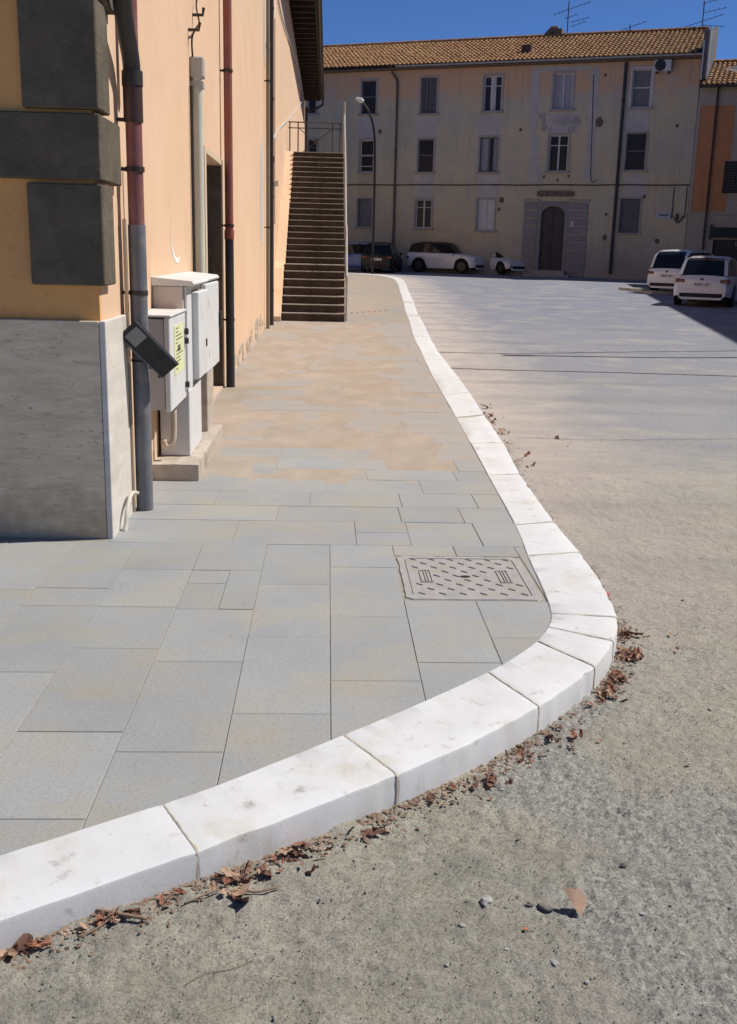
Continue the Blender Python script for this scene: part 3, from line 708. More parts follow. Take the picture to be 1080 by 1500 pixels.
B().tube([(-1.185, 6.30, 0), (-1.185, 6.30, 1.75)], .012, 8).ob('conduit', mat('tan_conduit', (.42, .34, .25)), dp)
B().tube([(-1.185, 6.52, .95), (-1.15, 6.5, 2.02), (-1.18, 6.5, 2.1)], .014, 8).ob('hook', M_pblack, dp)
def pipe2(px_, py_, r, zsplit, mlow, mup, label, cl):
    t = thing('downpipe', label, 'downpipe')
    z0_ = pav(py_)
    B().tube([(px_, py_, z0_), (px_, py_, zsplit)], r, 14).ob('lower_pipe', mlow, t, smooth='a')
    B().tube([(px_, py_, zsplit-.02), (px_, py_, 8.56)], r*.94, 14).ob('upper_pipe', mup, t, smooth='a')
    B().tube([(px_, py_, zsplit-.05), (px_, py_, zsplit+.05)], r*1.12, 14).ob('collar', mup, t, smooth='a')
    for z in cl: clamp(t, px_, py_, z, r)
    return t
M_pred2 = mat('brick_red_pipe', (.30, .085, .055), (.25, .11, .10), scale=3, rough=.4, c3=(.2, .09, .09), s3=2)
pipe2(-1.135, 12.35, .05, 1.75, M_pblack, M_pred2, 'red downpipe with a black foot beyond the meter cabinets', (.79, 1.85, 3.5, 5.2))
pipe2(-1.135, 21.3, .055, 3.3, M_pblack, M_pblack, 'black downpipe in the middle of the peach wall before the stairs', (.8, 2.6, 4.4, 6.0))
pipe2(-1.15, 20.5, .035, 5.2, mat('tan_pipe', (.3, .25, .17), (.24, .2, .15)), MATS['tan_pipe'], 'thin tan pipe just left of the black downpipe', (2.0, 4.6))
t = thing('conduit', 'cream white conduit with a grey cap rising behind the meter cabinets', 'conduit')
B().tube([(-1.165, 9.75, .6), (-1.165, 9.75, 3.03)], .05, 14).ob('tube', mat('cream_pvc', (.66, .66, .56), (.58, .58, .5), scale=4, rough=.45), t, smooth='a')
bb = B(); bb.box(-1.22, -1.10, 9.68, 9.83, 3.03, 3.2, bev=.012); bb.box(-1.22, -1.105, 9.69, 9.82, 2.95, 3.0); bb.ob('cap', mat('grey_cap', (.42, .42, .41)), t)
B().tube([(-1.2, 9.62, .8), (-1.2, 9.62, 2.95)], .014, 8).ob('thin_conduit', M_pblack, t)
t = thing('insulated_cable', 'dark cable with porcelain insulators above the cream conduit', 'cable')
B().tube(bez([(-1.19, 9.7, 3.15), (-1.19, 9.66, 3.34), (-1.14, 9.7, 3.45), (-1.15, 9.9, 3.5), (-1.19, 10.0, 3.66), (-1.19, 10.05, 3.9), (-1.19, 10.0, 5.5), (-1.19, 10., 7.8)], 40), .008, 6).ob('cable', M_cable, t)
for (y, z) in ((9.64, 3.40), (9.95, 3.58)):
    bb = B(); bb.tube([(-1.22, y, z), (-1.13, y, z), (-1.12, y, z+.06)], .014, 8); bb.ob('insulator', M_pblack, t)
t = thing('wall_cable', 'pale grey cable looping down the peach wall beside the black downpipe', 'cable')
wc = [(408, 0, 0), (425, 60, 0), (437, 92, 0), (443, 122, 0)]
pts = [pl(u, v, (-1.19, 0, 0), (1, 0, 0)) for u, v in ((408, -60), (408, 0), (424, 60), (435, 92), (441, 118), (442.5, 135), (440, 152), (425, 172), (408, 190), (397, 212), (395, 232), (395.3, 260), (396, 460))]
B().tube(bez(pts, 60), [.022]*400 if False else .02, 8).ob('cable', mat('pale_cable', (.5, .5, .48)), t, smooth=True)
t = thing('conduit_stub', 'short white curled conduit stub rising from the ground at the plinth corner', 'conduit')
B().tube(bez([(-1.15, 6.25, .13), (-1.155, 6.12, .16), (-1.15, 6.0, .155), (-1.148, 5.9, .10), (-1.15, 5.86, .03), (-1.15, 5.83, -.01)], 24), .013, 8).ob('tube', mat('dirty_white', (.55, .52, .46)), t, smooth=True)

# ------------------------------------------------------------------ meter cabinets
M_cab = mat('cabinet_grp', (.70, .70, .70), (.66, .66, .67), scale=5, rough=.55, c3=(.6, .58, .54), s3=4, bump=.0006, bscale=90)
M_cabf = mat('cabinet_grey', (.46, .47, .47), (.42, .43, .43), scale=5, rough=.6)
M_concb = mat('cabinet_concrete', (.54, .47, .40), (.44, .385, .32), scale=9, rough=.95, bump=.003, bscale=45, c3=(.33, .28, .22), s3=6)
M_lock = mat('black_plastic', (.02, .02, .022), (.035, .035, .035), scale=20, rough=.45)
t = thing('concrete_base', 'low chipped concrete slab under the meter cabinets against the wall', 'slab')
bb = B()
nX, nY = 6, 40
def cb(i, j, top):
    x = -1.22+(.325)*i/nX; y = 7.19+1.75*j/nY; e = 1 if (i in (0, nX) or j in (0, nY)) else 0
    return (x+(.012*nn(V((y*9, i, 3))) if i == nX else 0), y+(.01*nn(V((x*20, j, 5))) if j in (0, nY) else 0), (.118+.006*nn(V((x*14, y*14, 0)))-(.01*abs(nn(V((y*13, x*4, 7)))) if e else 0)) if top else -.02)
for j in range(nY+1):
    for i in range(nX+1): bb.v.append(cb(i, j, True))
o_ = len(bb.v)
for j in range(nY+1):
    for i in range(nX+1): bb.v.append(cb(i, j, False))
W_ = nX+1
for j in range(nY):
    for i in range(nX): bb.f.append((j*W_+i, j*W_+i+1, (j+1)*W_+i+1, (j+1)*W_+i))
    bb.f.append((j*W_+nX, o_+j*W_+nX, o_+(j+1)*W_+nX, (j+1)*W_+nX)); 
for i in range(nX): bb.f.append((i, i+1, o_+i+1, o_+i)); bb.f.append((nY*W_+i, nY*W_+i+1, o_+nY*W_+i+1, o_+nY*W_+i))
bb.ob('slab_block', M_concb, t)
t = thing('meter_cabinet', 'tall double door white cabinet with a lid standing on two pedestals', 'cabinet')
bb = B(); bb.box(-1.218, -1.005, 7.42, 9.35, .60, 1.335, bev=.006); bb.ob('body', mat('cabinet_beige', (.62, .55, .48), (.58, .52, .46), scale=4), t)
bb = B(); bb.prism([(-1.218, 1.338), (-.935, 1.338), (-.925, 1.352), (-.94, 1.372), (-1.218, 1.395)], 'y', 7.38, 8.30); bb.ob('lid', M_cab, t)
bb = B(); bb.prism([(-1.218, 1.338), (-.965, 1.338), (-.955, 1.352), (-.97, 1.372), (-1.218, 1.395)], 'y', 8.305, 9.4); bb.ob('lid', M_cab, t)
bb = B(); bb.box(-1.0, -.935, 7.72, 8.36, .655, 1.285, bev=.006); bb.ob('door', M_cab, t, label='nearer projecting cabinet door')
bb = B(); bb.box(-1.0, -.955, 8.375, 9.33, .62, 1.32, bev=.006); bb.ob('door', M_cab, t, label='further flat cabinet door')
bb = B(); bb.box(-1.0, -.985, 7.44, 7.70, .61, 1.33); bb.ob('side_frame', M_cab, t)
for z in (.78, 1.18):
    bb = B(); bb.tube([(-.944, 8.37, z-.03), (-.944, 8.37, z+.03)], .012, 8); bb.ob('hinge', M_cabf, t)
bb = B(); bb.box(-.934, -.926, 8.14, 8.17, .86, .92, bev=.003); bb.ob('handle', M_lock, t)
bb = B(); bb.box(-.956, -.93, 9.30, 9.36, .93, 1.06, bev=.006); bb.ob('lock', M_lock, t)
bb = B(); bb.box(-1.2, -.985, 7.5, 8.2, .12, .60, bev=.006); bb.ob('pedestal', M_cab, t)
bb = B(); bb.box(-1.2, -.975, 8.55, 9.0, .12, .60, bev=.006); bb.ob('pedestal', M_concb, t)
t = thing('meter_box', 'small grey box with a yellow notice, in front of the tall cabinet behind the downpipe', 'meter box')
bb = B(); bb.box(-1.218, -1.035, 6.70, 7.40, .575, 1.155, bev=.005); bb.ob('body', M_cabf, t)
bb = B(); bb.box(-1.03, -.995, 6.685, 7.415, .565, 1.165, bev=.006); bb.ob('door', M_cab, t)
bb = B(); bb.box(-1.218, -.985, 6.67, 7.43, 1.168, 1.182, bev=.003); bb.ob('lid', M_cab, t)
bb = B(); bb.box(-.9945, -.992, 6.86, 7.30, .78, 1.1); o = bb.ob('notice', mat('notice_yellow', (.72, .74, .42), (.66, .68, .4), scale=12), t)
bb = B()
for i in range(12):
    if i == 5:
        bb.box(-.9918, -.991, 7.0, 7.13, .925, .965); continue
    z = 1.075-i*.024; a = 6.91+.03*random.random(); bb.box(-.9918, -.991, a, a+random.uniform(.1, .32), z, z+.007)
bb.ob('notice_text', mat('ink', (.12, .13, .1)), o)
for z in (1.03, .965, .66):
    bb = B(); bb.tube([(-.998, 7.375, z), (-.968, 7.375, z)], .022, 10); bb.ob('lock', M_lock, t)
t = thing('drain_pipe_elbow', 'beige hooked pipe elbow under the small meter box', 'pipe')
B().tube(bez([(-1.08, 7.35, .5), (-1.08, 7.35, .36), (-1.085, 7.34, .27), (-1.11, 7.33, .225), (-1.14, 7.32, .23), (-1.15, 7.31, .27)], 24), .021, 12).ob('tube', mat('beige_pvc', (.6, .5, .4), (.5, .42, .33), scale=9), t, smooth=True)
# black casing hanging tilted on the pipe
t = thing('black_casing', 'black plastic open-ended casing strapped askew on the grey downpipe', 'casing')
ax = V((.285, .17, -.33)).normalized(); c0 = V((-1.165, 6.23, 1.135)); L_ = .37
sid = ax.cross(V((0, 1, 0))).normalized(); dep = V((0, 1, 0))
def cs(t_, a, b): return c0+ax*t_+sid*a+dep*b
bb = B(); hw = .062
# hollow box: outer shell and inner shell, open at the upper end
for (h_, d0_, d1_, t0) in ((hw, -.075, .02, 0), (hw-.01, -.066, .012, 0)):
    bb.v += [tuple(cs(t0, *q)) for q in ((-h_, d0_), (h_, d0_), (h_, d1_), (-h_, d1_))]
bb.v += [tuple(cs(L_, *q)) for q in ((-hw*.93, -.07), (hw*.93, -.07), (hw*.9, .02), (-hw*.9, .02))]
bb.v += [tuple(cs(.11, *q)) for q in ((-.042, -.066), (.042, -.066), (.042, .012), (-.042, .012))]
for i in range(4):
    j = (i+1) % 4; bb.f += [(i, j, 4+j, 4+i), (i, j, 8+j, 8+i), (4+i, 4+j, 12+j, 12+i)]
bb.f += [(8, 9, 10, 11), (12, 13, 14, 15)]
bb.ob('shell', M_lock, t)
bb = B()
for (a, b) in ((.03, .1),): 
    q = [(-hw*.7, -.078), (hw*.8, -.078), (hw*.8, -.0755), (-hw*.7, -.0755)]
    bb.v += [tuple(cs(a, *p)) for p in q]+[tuple(cs(b+.02, *p)) for p in q]; bb.f += [(0, 1, 2, 3), (4, 5, 6, 7), (0, 1, 5, 4), (1, 2, 6, 5), (2, 3, 7, 6), (3, 0, 4, 7)]
bb.ob('bright_plate', mat('scuffed_grey', (.22, .22, .23), rough=.35), t)
sgn = -1 if (sid.z > 0) else 1
for tt in (.08, .13, .2, .27, .35):
    bb = B(); p = cs(tt, sgn*(hw+.004), -.05); bb.box(p.x-.012, p.x+.012, p.y-.02, p.y+.02, p.z-.012, p.z+.01, bev=.003); bb.ob('lug', M_lock, t)
for zz_ in (1.06, .93): B().tube([(px_, py_, zz_-.006), (px_, py_, zz_+.006)], .0575, 18).ob('strap', M_lock, t)
B().tube([cs(0, -hw, -.075), cs(.02, -hw-.005, -.078), cs(L_, -hw, -.072)], .005, 6).ob('rim', mat('grey_rim', (.14, .15, .16)), t)

# ------------------------------------------------------------------ outside staircase
t = thing('staircase', 'steep dark exterior stone staircase climbing along the peach wall', 'staircase')
M_step_shade = mat('stair_stone_shade', (.08, .058, .045), (.05, .036, .029), scale=6, rough=.9, bump=.002, bscale=40, c3=(.11, .08, .065), s3=2)  # shade on the risers is put into this dark stone colour
M_step_lit = mat('stair_stone_lit', (.33, .29, .255), (.25, .22, .19), scale=12, rough=.8)  # paler copy of the stone paints the treads as sunlit
SY = 22.5; SX0, SX1 = -.96, .37; z = pav(SY); y = SY; steps = []
nst = 0
for i in range(27):
    rise = .17 if i < 6 else .145; run = .25
    if i == 6: run = .75
    if i == 16: run = .6
    bb = B(); bb.box(SX0, SX1, y, y+run, z-.02, z+rise-.022); o = bb.ob('step', M_step_shade, t)
    bb = B(); bb.box(SX0-.02, SX1+.015, y-.03, y+run+.001, z+rise-.022, z+rise, bev=.006); bb.ob('tread', M_step_lit, o)
    steps.append((y, z+rise)); z += rise; y += run
YT, ZT = y, z
bb = B(); bb.box(-1.2, SX1, YT, YT+2.2, ZT-.2, ZT, bev=.01); bb.ob('landing', M_step_lit, t)
bb = B(); poly = [(SY, pav(SY)-.1)]+[(a, b-.16) for a, b in steps]+[(YT+2.2, ZT-.2), (YT+2.2, pav(SY)-.1)]
bb.prism(poly, 'x', SX1-.16, SX1-.012); bb.ob('side_wall', M_peach, t)
# wall-side raised skirting
bb = B(); poly = [(SY-.35, pav(SY)-.1), (SY-.35, pav(SY)+.25)]+[(a-.05, b+.16) for a, b in steps]+[(YT+.1, ZT+.05), (YT+.1, ZT-.4)]
bb.prism([(SY-.25, pav(SY)-.1), (SY-.25, pav(SY)+.1), (steps[5][0], steps[5][1]+.05), (steps[6][0]+.5, steps[6][1]+.05), (steps[16][0], steps[16][1]+.04), (steps[16][0]+.5, steps[16][1]+.04), (YT, ZT+.03), (YT, ZT-2), (YT, pav(SY)-.1)], 'x', -1.215, SX0-.022); bb.ob('skirting', M_peach, t)
rail = bpy.data.objects.new('railing', None); COL.objects.link(rail); rail.parent = t
M_rail = mat('pale_rail', (.42, .41, .40), (.34, .33, .32), scale=6, rough=.5); M_iron = mat('rusty_iron', (.07, .05, .045), (.11, .07, .055), scale=12, rough=.7)
hp = [(SX1+.03, SY-.02, pav(SY)+.02), (SX1+.03, SY-.02, pav(SY)+.95), (SX1+.03, steps[5][0], steps[5][1]+.95), (SX1+.03, steps[6][0]+.7, steps[6][1]+.93), (SX1+.03, steps[16][0], steps[16][1]+.92), (SX1+.03, YT, ZT+.98), (SX1+.03, YT+.05, ZT+1.05)]
B().tube(hp, .022, 8).ob('handrail', M_rail, rail)
B().tube([(p[0], p[1], p[2]-.45) for p in hp[1:]], .012, 6).ob('middle_rail', M_iron, rail)
for i, (a, b) in enumerate(steps):
    bb = B(); bb.tube([(SX1+.03, a+.1, b-.12), (SX1+.03, a+.1, b+.86)], .011 if i % 5 else .02, 6); bb.ob('baluster', M_iron if i % 5 else M_rail, rail)
# landing railing seen above the steps
Zr = ZT; y_ = YT+1.9
bb = B(); bb.tube([(-1.2, y_, Zr+1.0), (SX1, y_, Zr+1.0)], .018, 6); bb.tube([(-1.2, y_, Zr+.84), (SX1, y_, Zr+.84)], .016, 6); bb.tube([(-1.2, y_, Zr+.08), (SX1, y_, Zr+.08)], .016, 6)
bb.ob('rail_bar', M_iron, rail)
for x in (-1.16, -.92, .08, .3): B().tube([(x, y_, Zr), (x, y_, Zr+1.02)], .018, 6).ob('rail_post', M_iron, rail)
bb = B(); bb.tube([(-.88, y_, Zr+.82), (.05, y_, Zr+.1)], .013, 6); bb.tube([(-.88, y_, Zr+.1), (.05, y_, Zr+.82)], .013, 6); bb.tube([(-.415, y_-.02, Zr+.46), (-.415, y_+.02, Zr+.46)], .06, 12); bb.ob('cross_brace', M_iron, rail)
bb = B(); bb.tube([(SX1+.03, YT+.05, ZT), (SX1+.03, YT+.05, ZT+1.35)], .028, 8); bb.tube([(SX1+.03, YT, ZT+1.0), (SX1+.03, y_, ZT+1.0)], .018, 6); bb.ob('newel_post', M_rail, rail)

# ------------------------------------------------------------------ FAR APARTMENT BUILDING
def facade_mat():
    M = bpy.data.materials.new('weathered_facade'); M.use_nodes = True; t = M.node_tree; N = t.nodes; L = t.links
    b = N['Principled BSDF']; b.inputs['Roughness'].default_value = .95; b.inputs['Specular IOR Level'].default_value = .1
    oc = N.new('ShaderNodeTexCoord').outputs['Object']
    def nz(sc, st=(1, 1, 1), de=9):
        mp = N.new('ShaderNodeMapping'); mp.inputs['Scale'].default_value = st; L.new(oc, mp.inputs[0])
        n = N.new('ShaderNodeTexNoise'); n.inputs['Scale'].default_value = sc; n.inputs['Detail'].default_value = de; n.inputs['Roughness'].default_value = .62; L.new(mp.outputs[0], n.inputs['Vector']); return n.outputs['Fac']
    def mr(f, a, bb, c=0, d=1):
        r = N.new('ShaderNodeMapRange'); r.inputs[1].default_value = a; r.inputs[2].default_value = bb; r.inputs[3].default_value = c; r.inputs[4].default_value = d; L.new(f, r.inputs[0]); return r.outputs[0]
    def add(a, c):
        x = N.new('ShaderNodeMath'); x.operation = 'ADD'; L.new(a, x.inputs[0]); L.new(c, x.inputs[1]); return x.outputs[0]
    def mix(f, a, bb):
        x = N.new('ShaderNodeMix'); x.data_type = 'RGBA'; L.new(f, x.inputs[0])
        for i, v in ((6, a), (7, bb)):
            if isinstance(v, tuple): x.inputs[i].default_value = (*v, 1)
            else: L.new(v, x.inputs[i])
        return x.outputs[2]
    sep = N.new('ShaderNodeSeparateXYZ'); L.new(oc, sep.inputs[0]); X, Z = sep.outputs[0], sep.outputs[2]
    c = mix(mr(nz(.45), .38, .62), (.43, .41, .33), (.53, .48, .35))
    c = mix(mr(nz(1.1, (1, 1, .6)), .5, .68), c, (.40, .395, .345))
    c = mix(mr(nz(.25), .5, .62, 0, .8), c, (.57, .47, .30))
    top = add(mr(Z, 8.4, 10.4, -.45, .42), nz(.8, (1, 1, 1.2)))
    c = mix(mr(top, .42, .62, 0, .85), c, (.58, .37, .235))
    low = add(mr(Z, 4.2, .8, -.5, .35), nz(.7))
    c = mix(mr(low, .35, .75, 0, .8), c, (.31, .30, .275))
    c = mix(mr(nz(2.2, (2.2, 2.2, .12)), .55, .72, 0, .6), c, (.28, .26, .245))
    c = mix(mr(nz(.9, (1, 1, 1)), .52, .60, 0, .5), c, (.43, .40, .37))
    c = mix(mr(nz(6, (1, 1, 1)), .6, .72, 0, .35), c, (.25, .22, .19))
    L.new(c, b.inputs['Base Color'])
    h = N.new('ShaderNodeBump'); h.inputs['Distance'].default_value = .02; L.new(nz(3), h.inputs['Height']); L.new(h.outputs[0], b.inputs['Normal'])
    return M
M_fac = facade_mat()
fb = thing('apartment_building', 'long shaded three storey apartment building with weathered plaster and tiled roof', 'building', FO, FA)
SE = F(1008, 300)[0]; ZE = F(1011, 80)[1]
SW = -9.
ARCH = None
wins = [  # (x0,x1,y0,y1,style)
 (530,551,118,167,'dark'),(617,640,114,166,'shutter'),(709,735,111,163,'whitecas'),(811,839,107,160,'curtain'),(926,954,101,157,'blind'),
 (527.5,547,205,252,'bars'),(613,635,204,252,'dark2'),(703,729,201,252,'halfcurtain'),(804,832,198,251,'casement'),(917,946,195,249,'dark2'),
 (524,545,291,332,'grey'),(609,632,292,334,'casement'),(699,724,292,337,'whitecurtain'),(908,937,291,341,'blindgrid'),
 (452,464,205,228,'dark'),(452,463,118,166,'dark')]
def frect(x0, x1, y0, y1):
    xm, ym = (x0+x1)/2, (y0+y1)/2
    return (F(x0, ym)[0], F(x1, ym)[0], F(xm, y1)[1], F(xm, y0)[1])
holes = [frect(*w_[:4]) for w_ in wins]
dr = (F(791, 350)[0], F(825.5, 350)[0], 0, F(808, 302)[1]); dz0 = F(808, 396)[1]
dr = (dr[0], dr[1], dz0, dr[3])
bb = B(); wall_holes(bb, SW, SE, -.3, ZE-.12, holes+[dr], .22)
bb.box(SW, SE, 10.5, 10.6, -.3, ZE-.1)
bb.box(SE-.02, SE, .01, 10.6, -.3, ZE-.12)
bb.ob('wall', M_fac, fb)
M_wtrim = mat('grey_trim', (.36, .345, .33), (.30, .29, .28), scale=2, coords='O')
M_wwhite = mat('white_joinery', (.55, .55, .56), (.48, .48, .5), scale=6, coords='O')
M_wgrey = mat('grey_shutter', (.15, .155, .17), (.12, .125, .14), scale=4, coords='O')
M_pane = glass('dark_pane', (.022, .025, .032), .25, .2)
M_curt = mat('curtain_cloth', (.36, .37, .42), (.24, .25, .3), scale=14, stretch=(3, 3, .3), coords='O')
M_blind = mat('roller_blind', (.17, .175, .20), (.14, .145, .17), scale=5, coords='O')
for w_, (a, b, c, d) in zip(wins, holes):
    st = w_[4]
    W = bpy.data.objects.new('window', None); COL.objects.link(W); W.parent = fb
    fr = .055; m_ = M_wwhite if st in ('whitecas', 'curtain', 'blind', 'whitecurtain', 'bars', 'casement') else M_wgrey
    bb = B(); bb.box(a, a+fr, .1, .16, c, d); bb.box(b-fr, b, .1, .16, c, d); bb.box(a+fr, b-fr, .1, .16, c, c+fr); bb.box(a+fr, b-fr, .1, .16, d-fr, d)
    mid = (a+b)/2
    if st in ('whitecas', 'casement', 'curtain', 'halfcurtain', 'whitecurtain'): bb.box(mid-.04, mid+.04, .1, .165, c+fr, d-fr)
    if st in ('dark2', 'bars', 'blind', 'dark', 'blindgrid'): zm = c+(d-c)*.52; bb.box(a+fr, b-fr, .1, .165, zm-.03, zm+.03)
    if st == 'bars': bb.box(a+fr, b-fr, .1, .165, c+.28, c+.32)
    if st in ('whitecas', 'casement'):
        zm = c+(d-c)*.72; bb.box(a+fr, mid-.04, .105, .16, zm-.02, zm+.02); bb.box(mid+.04, b-fr, .105, .16, zm-.02, zm+.02)
    bb.ob('frame', m_, W)
    bb = B(); bb.box(a+fr*.8, b-fr*.8, .15, .155, c+fr*.8, d-fr*.8); bb.ob('pane', M_pane if st not in ('blind', 'blindgrid', 'grey', 'shutter') else M_blind, W)
    if st in ('curtain', 'halfcurtain', 'whitecurtain', 'whitecas'):
        bb = B(); n = 12
        rng = [(a+fr, b-fr)] if st != 'halfcurtain' else [(a+fr, mid-.06), (b-fr-.2, b-fr)]
        if st == 'whitecas': rng = [(mid-.14, mid+.14)]
        for (e0, e1) in rng:
            k0 = len(bb.v)
            for i in range(n+1): xx = e0+(e1-e0)*i/n; yv = .135+.012*sin(i*2.4); bb.v += [(xx, yv, c+fr), (xx, yv, d-fr)]
            for i in range(n): bb.f.append((k0+2*i, k0+2*i+1, k0+2*i+3, k0+2*i+2))
        bb.ob('curtain', M_curt if st not in ('whitecurtain', 'whitecas') else mat('white_curtain', (.6, .6, .63), (.5, .5, .54), scale=9, coords='O'), W)
    if st == 'shutter':
        for (e0, e1) in ((a+.03, mid-.06), (mid+.02, b-.03)):
            bb = B(); bb.box(e0, e0+.06, .03, .07, c+.03, d-.03); bb.box(e1-.06, e1, .03, .07, c+.03, d-.03)
            for k_ in range(16): zz_ = c+.06+(d-c-.12)*k_/15; bb.box(e0+.06, e1-.06, .035, .065, zz_-.03, zz_+.02)
            bb.ob('shutter_leaf', M_wgrey, W)
    if st == 'blindgrid':
        bb = B()
        for k_ in range(5): xx = a+fr+(b-a-2*fr)*(k_+.5)/5; bb.box(xx-.012, xx+.012, .06, .08, c, d)
        bb.ob('window_grille', M_wgrey, W)
    e = .1
    bb = B(); bb.box(a-e, a-.002, -.03, 0, c, d+e); bb.box(b+.002, b+e, -.03, 0, c, d+e); bb.box(a-.002, b+.002, -.03, 0, d+.002, d+e); bb.ob('surround', M_wtrim if st != 'blind' else M_wwhite, W)
    bb = B(); bb.box(a-.17, b+.17, -.1, .1, c-.09, c-.002, bev=.01); bb.ob('sill', M_wtrim, W)
# bare cement patches
M_cem = mat('bare_cement', (.45, .44, .43), (.37, .365, .365), scale=2.5, coords='O', c3=(.5, .47, .43), s3=1)
M_ylw = mat('pale_ochre_patch', (.46, .38, .27), (.4, .35, .27), scale=2, coords='O')
def patch(x0, x1, y0, y1, m_, seed, rough=.12, y=-.008):
    a, b, c, d = frect(x0, x1, y0, y1)
    blob((a+b)/2, (c+d)/2, (b-a)/2, (d-c)/2, n=40, seed=seed, rough=rough, y=y, pw=2).ob('plaster_patch', m_, fb)
for i, p in enumerate([(524,553,171,203), (611,640,169,202), (700,734,167,199), (800,850,166,195), (914,952,161,193), (915,948,255,288), (777,789,97,200), (789,868,96,104), (861,873,97,270), (776,790,200,268), (700,732,255,290), (608,636,255,290), (524,548,255,289)]):
    patch(*p, M_cem if i != 12 else M_ylw, i+1, y=-.006-.0008*i)
# drop under window 4: broken plaster ornament
for i in range(12):
    u = random.uniform(793, 850); v = random.uniform(170, 198) if i < 9 else random.uniform(172, 188); patch(u-random.uniform(2, 6), u+random.uniform(2, 6), v-4, v+4, M_wtrim, 40+i, .5, -.018-.0006*i)
M_hole = mat('plaster_hole', (.10, .08, .065), (.16, .12, .1), scale=20, coords='O')
for i, (u, v, r_) in enumerate([(878, 179, 5), (557, 193, 2.4), (763, 190, 2), (992, 184, 2), (735, 293, 3.5), (731, 307, 2), (886, 348, 3), (888, 314, 2), (944, 288, 2.5), (797, 259, 1.6), (833, 258, 1.6), (817, 264, 1.4), (963, 353, 3), (887, 110, 1.5)]):
    s_, z_ = F(u, v); blob(s_, z_, r_/26, r_/26*1.2, n=14, seed=i+70, rough=.6, y=-.02-.0007*i).ob('plaster_hole', M_hole, fb)
# door, surround, fanlight arch, steps
D = bpy.data.objects.new('door', None); COL.objects.link(D); D.parent = fb; D['label'] = 'dark arched entrance door with rusticated grey surround'
a, b, c, d = dr; rad = (b-a)/2; zs = d-rad*.75
M_door = mat('dark_door', (.035, .035, .045), (.05, .05, .06), scale=3, coords='O', rough=.5)
for (e0, e1) in ((a, (a+b)/2-.012), ((a+b)/2+.012, b)):
    bb = B(); bb.box(e0, e1, .14, .19, c, d-.02); 
    for (f0, f1) in ((.08, .36), (.42, .7)): bb.box(e0+.1, e1-.1, .12, .14, c+(d-c)*f0, c+(d-c)*f1, bev=.012)
    bb.ob('door_leaf', M_door, D)
M_rust = mat('grey_rustication', (.25, .25, .27), (.21, .21, .23), scale=3, coords='O')
bb = B(); npt = 10
for sgn_ in (-1, 1):
    cx = (a+b)/2; pts = [(cx+sgn_*rad*1.002, zs)]+[(cx+sgn_*rad*cos(pi/2*i/npt), zs+(d-zs)*sin(pi/2*i/npt)) for i in range(1, npt+1)]+[(cx, d+.002), (cx+sgn_*rad*1.002, d+.002)]
    bb.prism(pts, 'y', .0, .12)
bb.ob('arch_spandrel', M_rust, D)
s0 = F(766, 340)[0]; s1 = F(860, 340)[0]; zt = F(810, 294)[1]
sa, sb = a-.18, b+.18
bb = B(); bb.box(sa, a-.002, -.02, 0, .3, d+.25); bb.box(b+.002, sb, -.02, 0, .3, d+.25); bb.box(a-.002, b+.002, -.02, 0, d+.004, d+.25); bb.ob('door_architrave', M_rust, D)
nb = 10; zb_ = .35
for (e0, e1) in ((s0, sa-.01), (sb+.01, s1)):
    for k_ in range(nb):
        z0_ = zb_+(zt-.05-zb_)*k_/nb; z1_ = zb_+(zt-.05-zb_)*(k_+1)/nb-.05
        bb = B(); bb.box(e0, e1, -.045, 0, z0_, z1_, bev=.015); bb.ob('rustic_band', M_rust, D)
    bb = B(); bb.box(e0-.06, e1+.04, -.09, 0, zt-.05, zt+.06, bev=.01); bb.ob('cap_moulding', M_wtrim, D)
e0, z_ = F(788, 282); e1, _ = F(840, 285)
bb = B(); 
for k_ in range(14):
    t0 = e0+(e1-e0)*k_/14; bb.box(t0, t0+(e1-e0)/14*1.05, -.16-.03*random.random(), 0, z_-.11-.1*random.random(), z_+.04+.04*random.random())
bb.ob('broken_lintel', mat('broken_stone', (.12, .085, .075), (.2, .15, .12), scale=9, coords='O'), fb)
sx0 = F(764, 400)[0]; sx1 = F(845, 400)[0]; rz_ = road(54.5)-.1
for (i, (y0_, zz_)) in enumerate(((-1.05, dz0-.42), (-.7, dz0-.21), (-.35, dz0-.02))):
    bb = B(); bb.box(sx0+.25*i, sx1-.3*i, y0_, -.03, rz_-.2, zz_, bev=.01); bb.ob('doorstep', M_wtrim, D)
o = B().box(F(838, 322)[0]-.04, F(838, 322)[0]+.1, -.08, -.03, F(833, 332)[1], F(833, 324)[1]).ob('house_number', M_wwhite, fb)

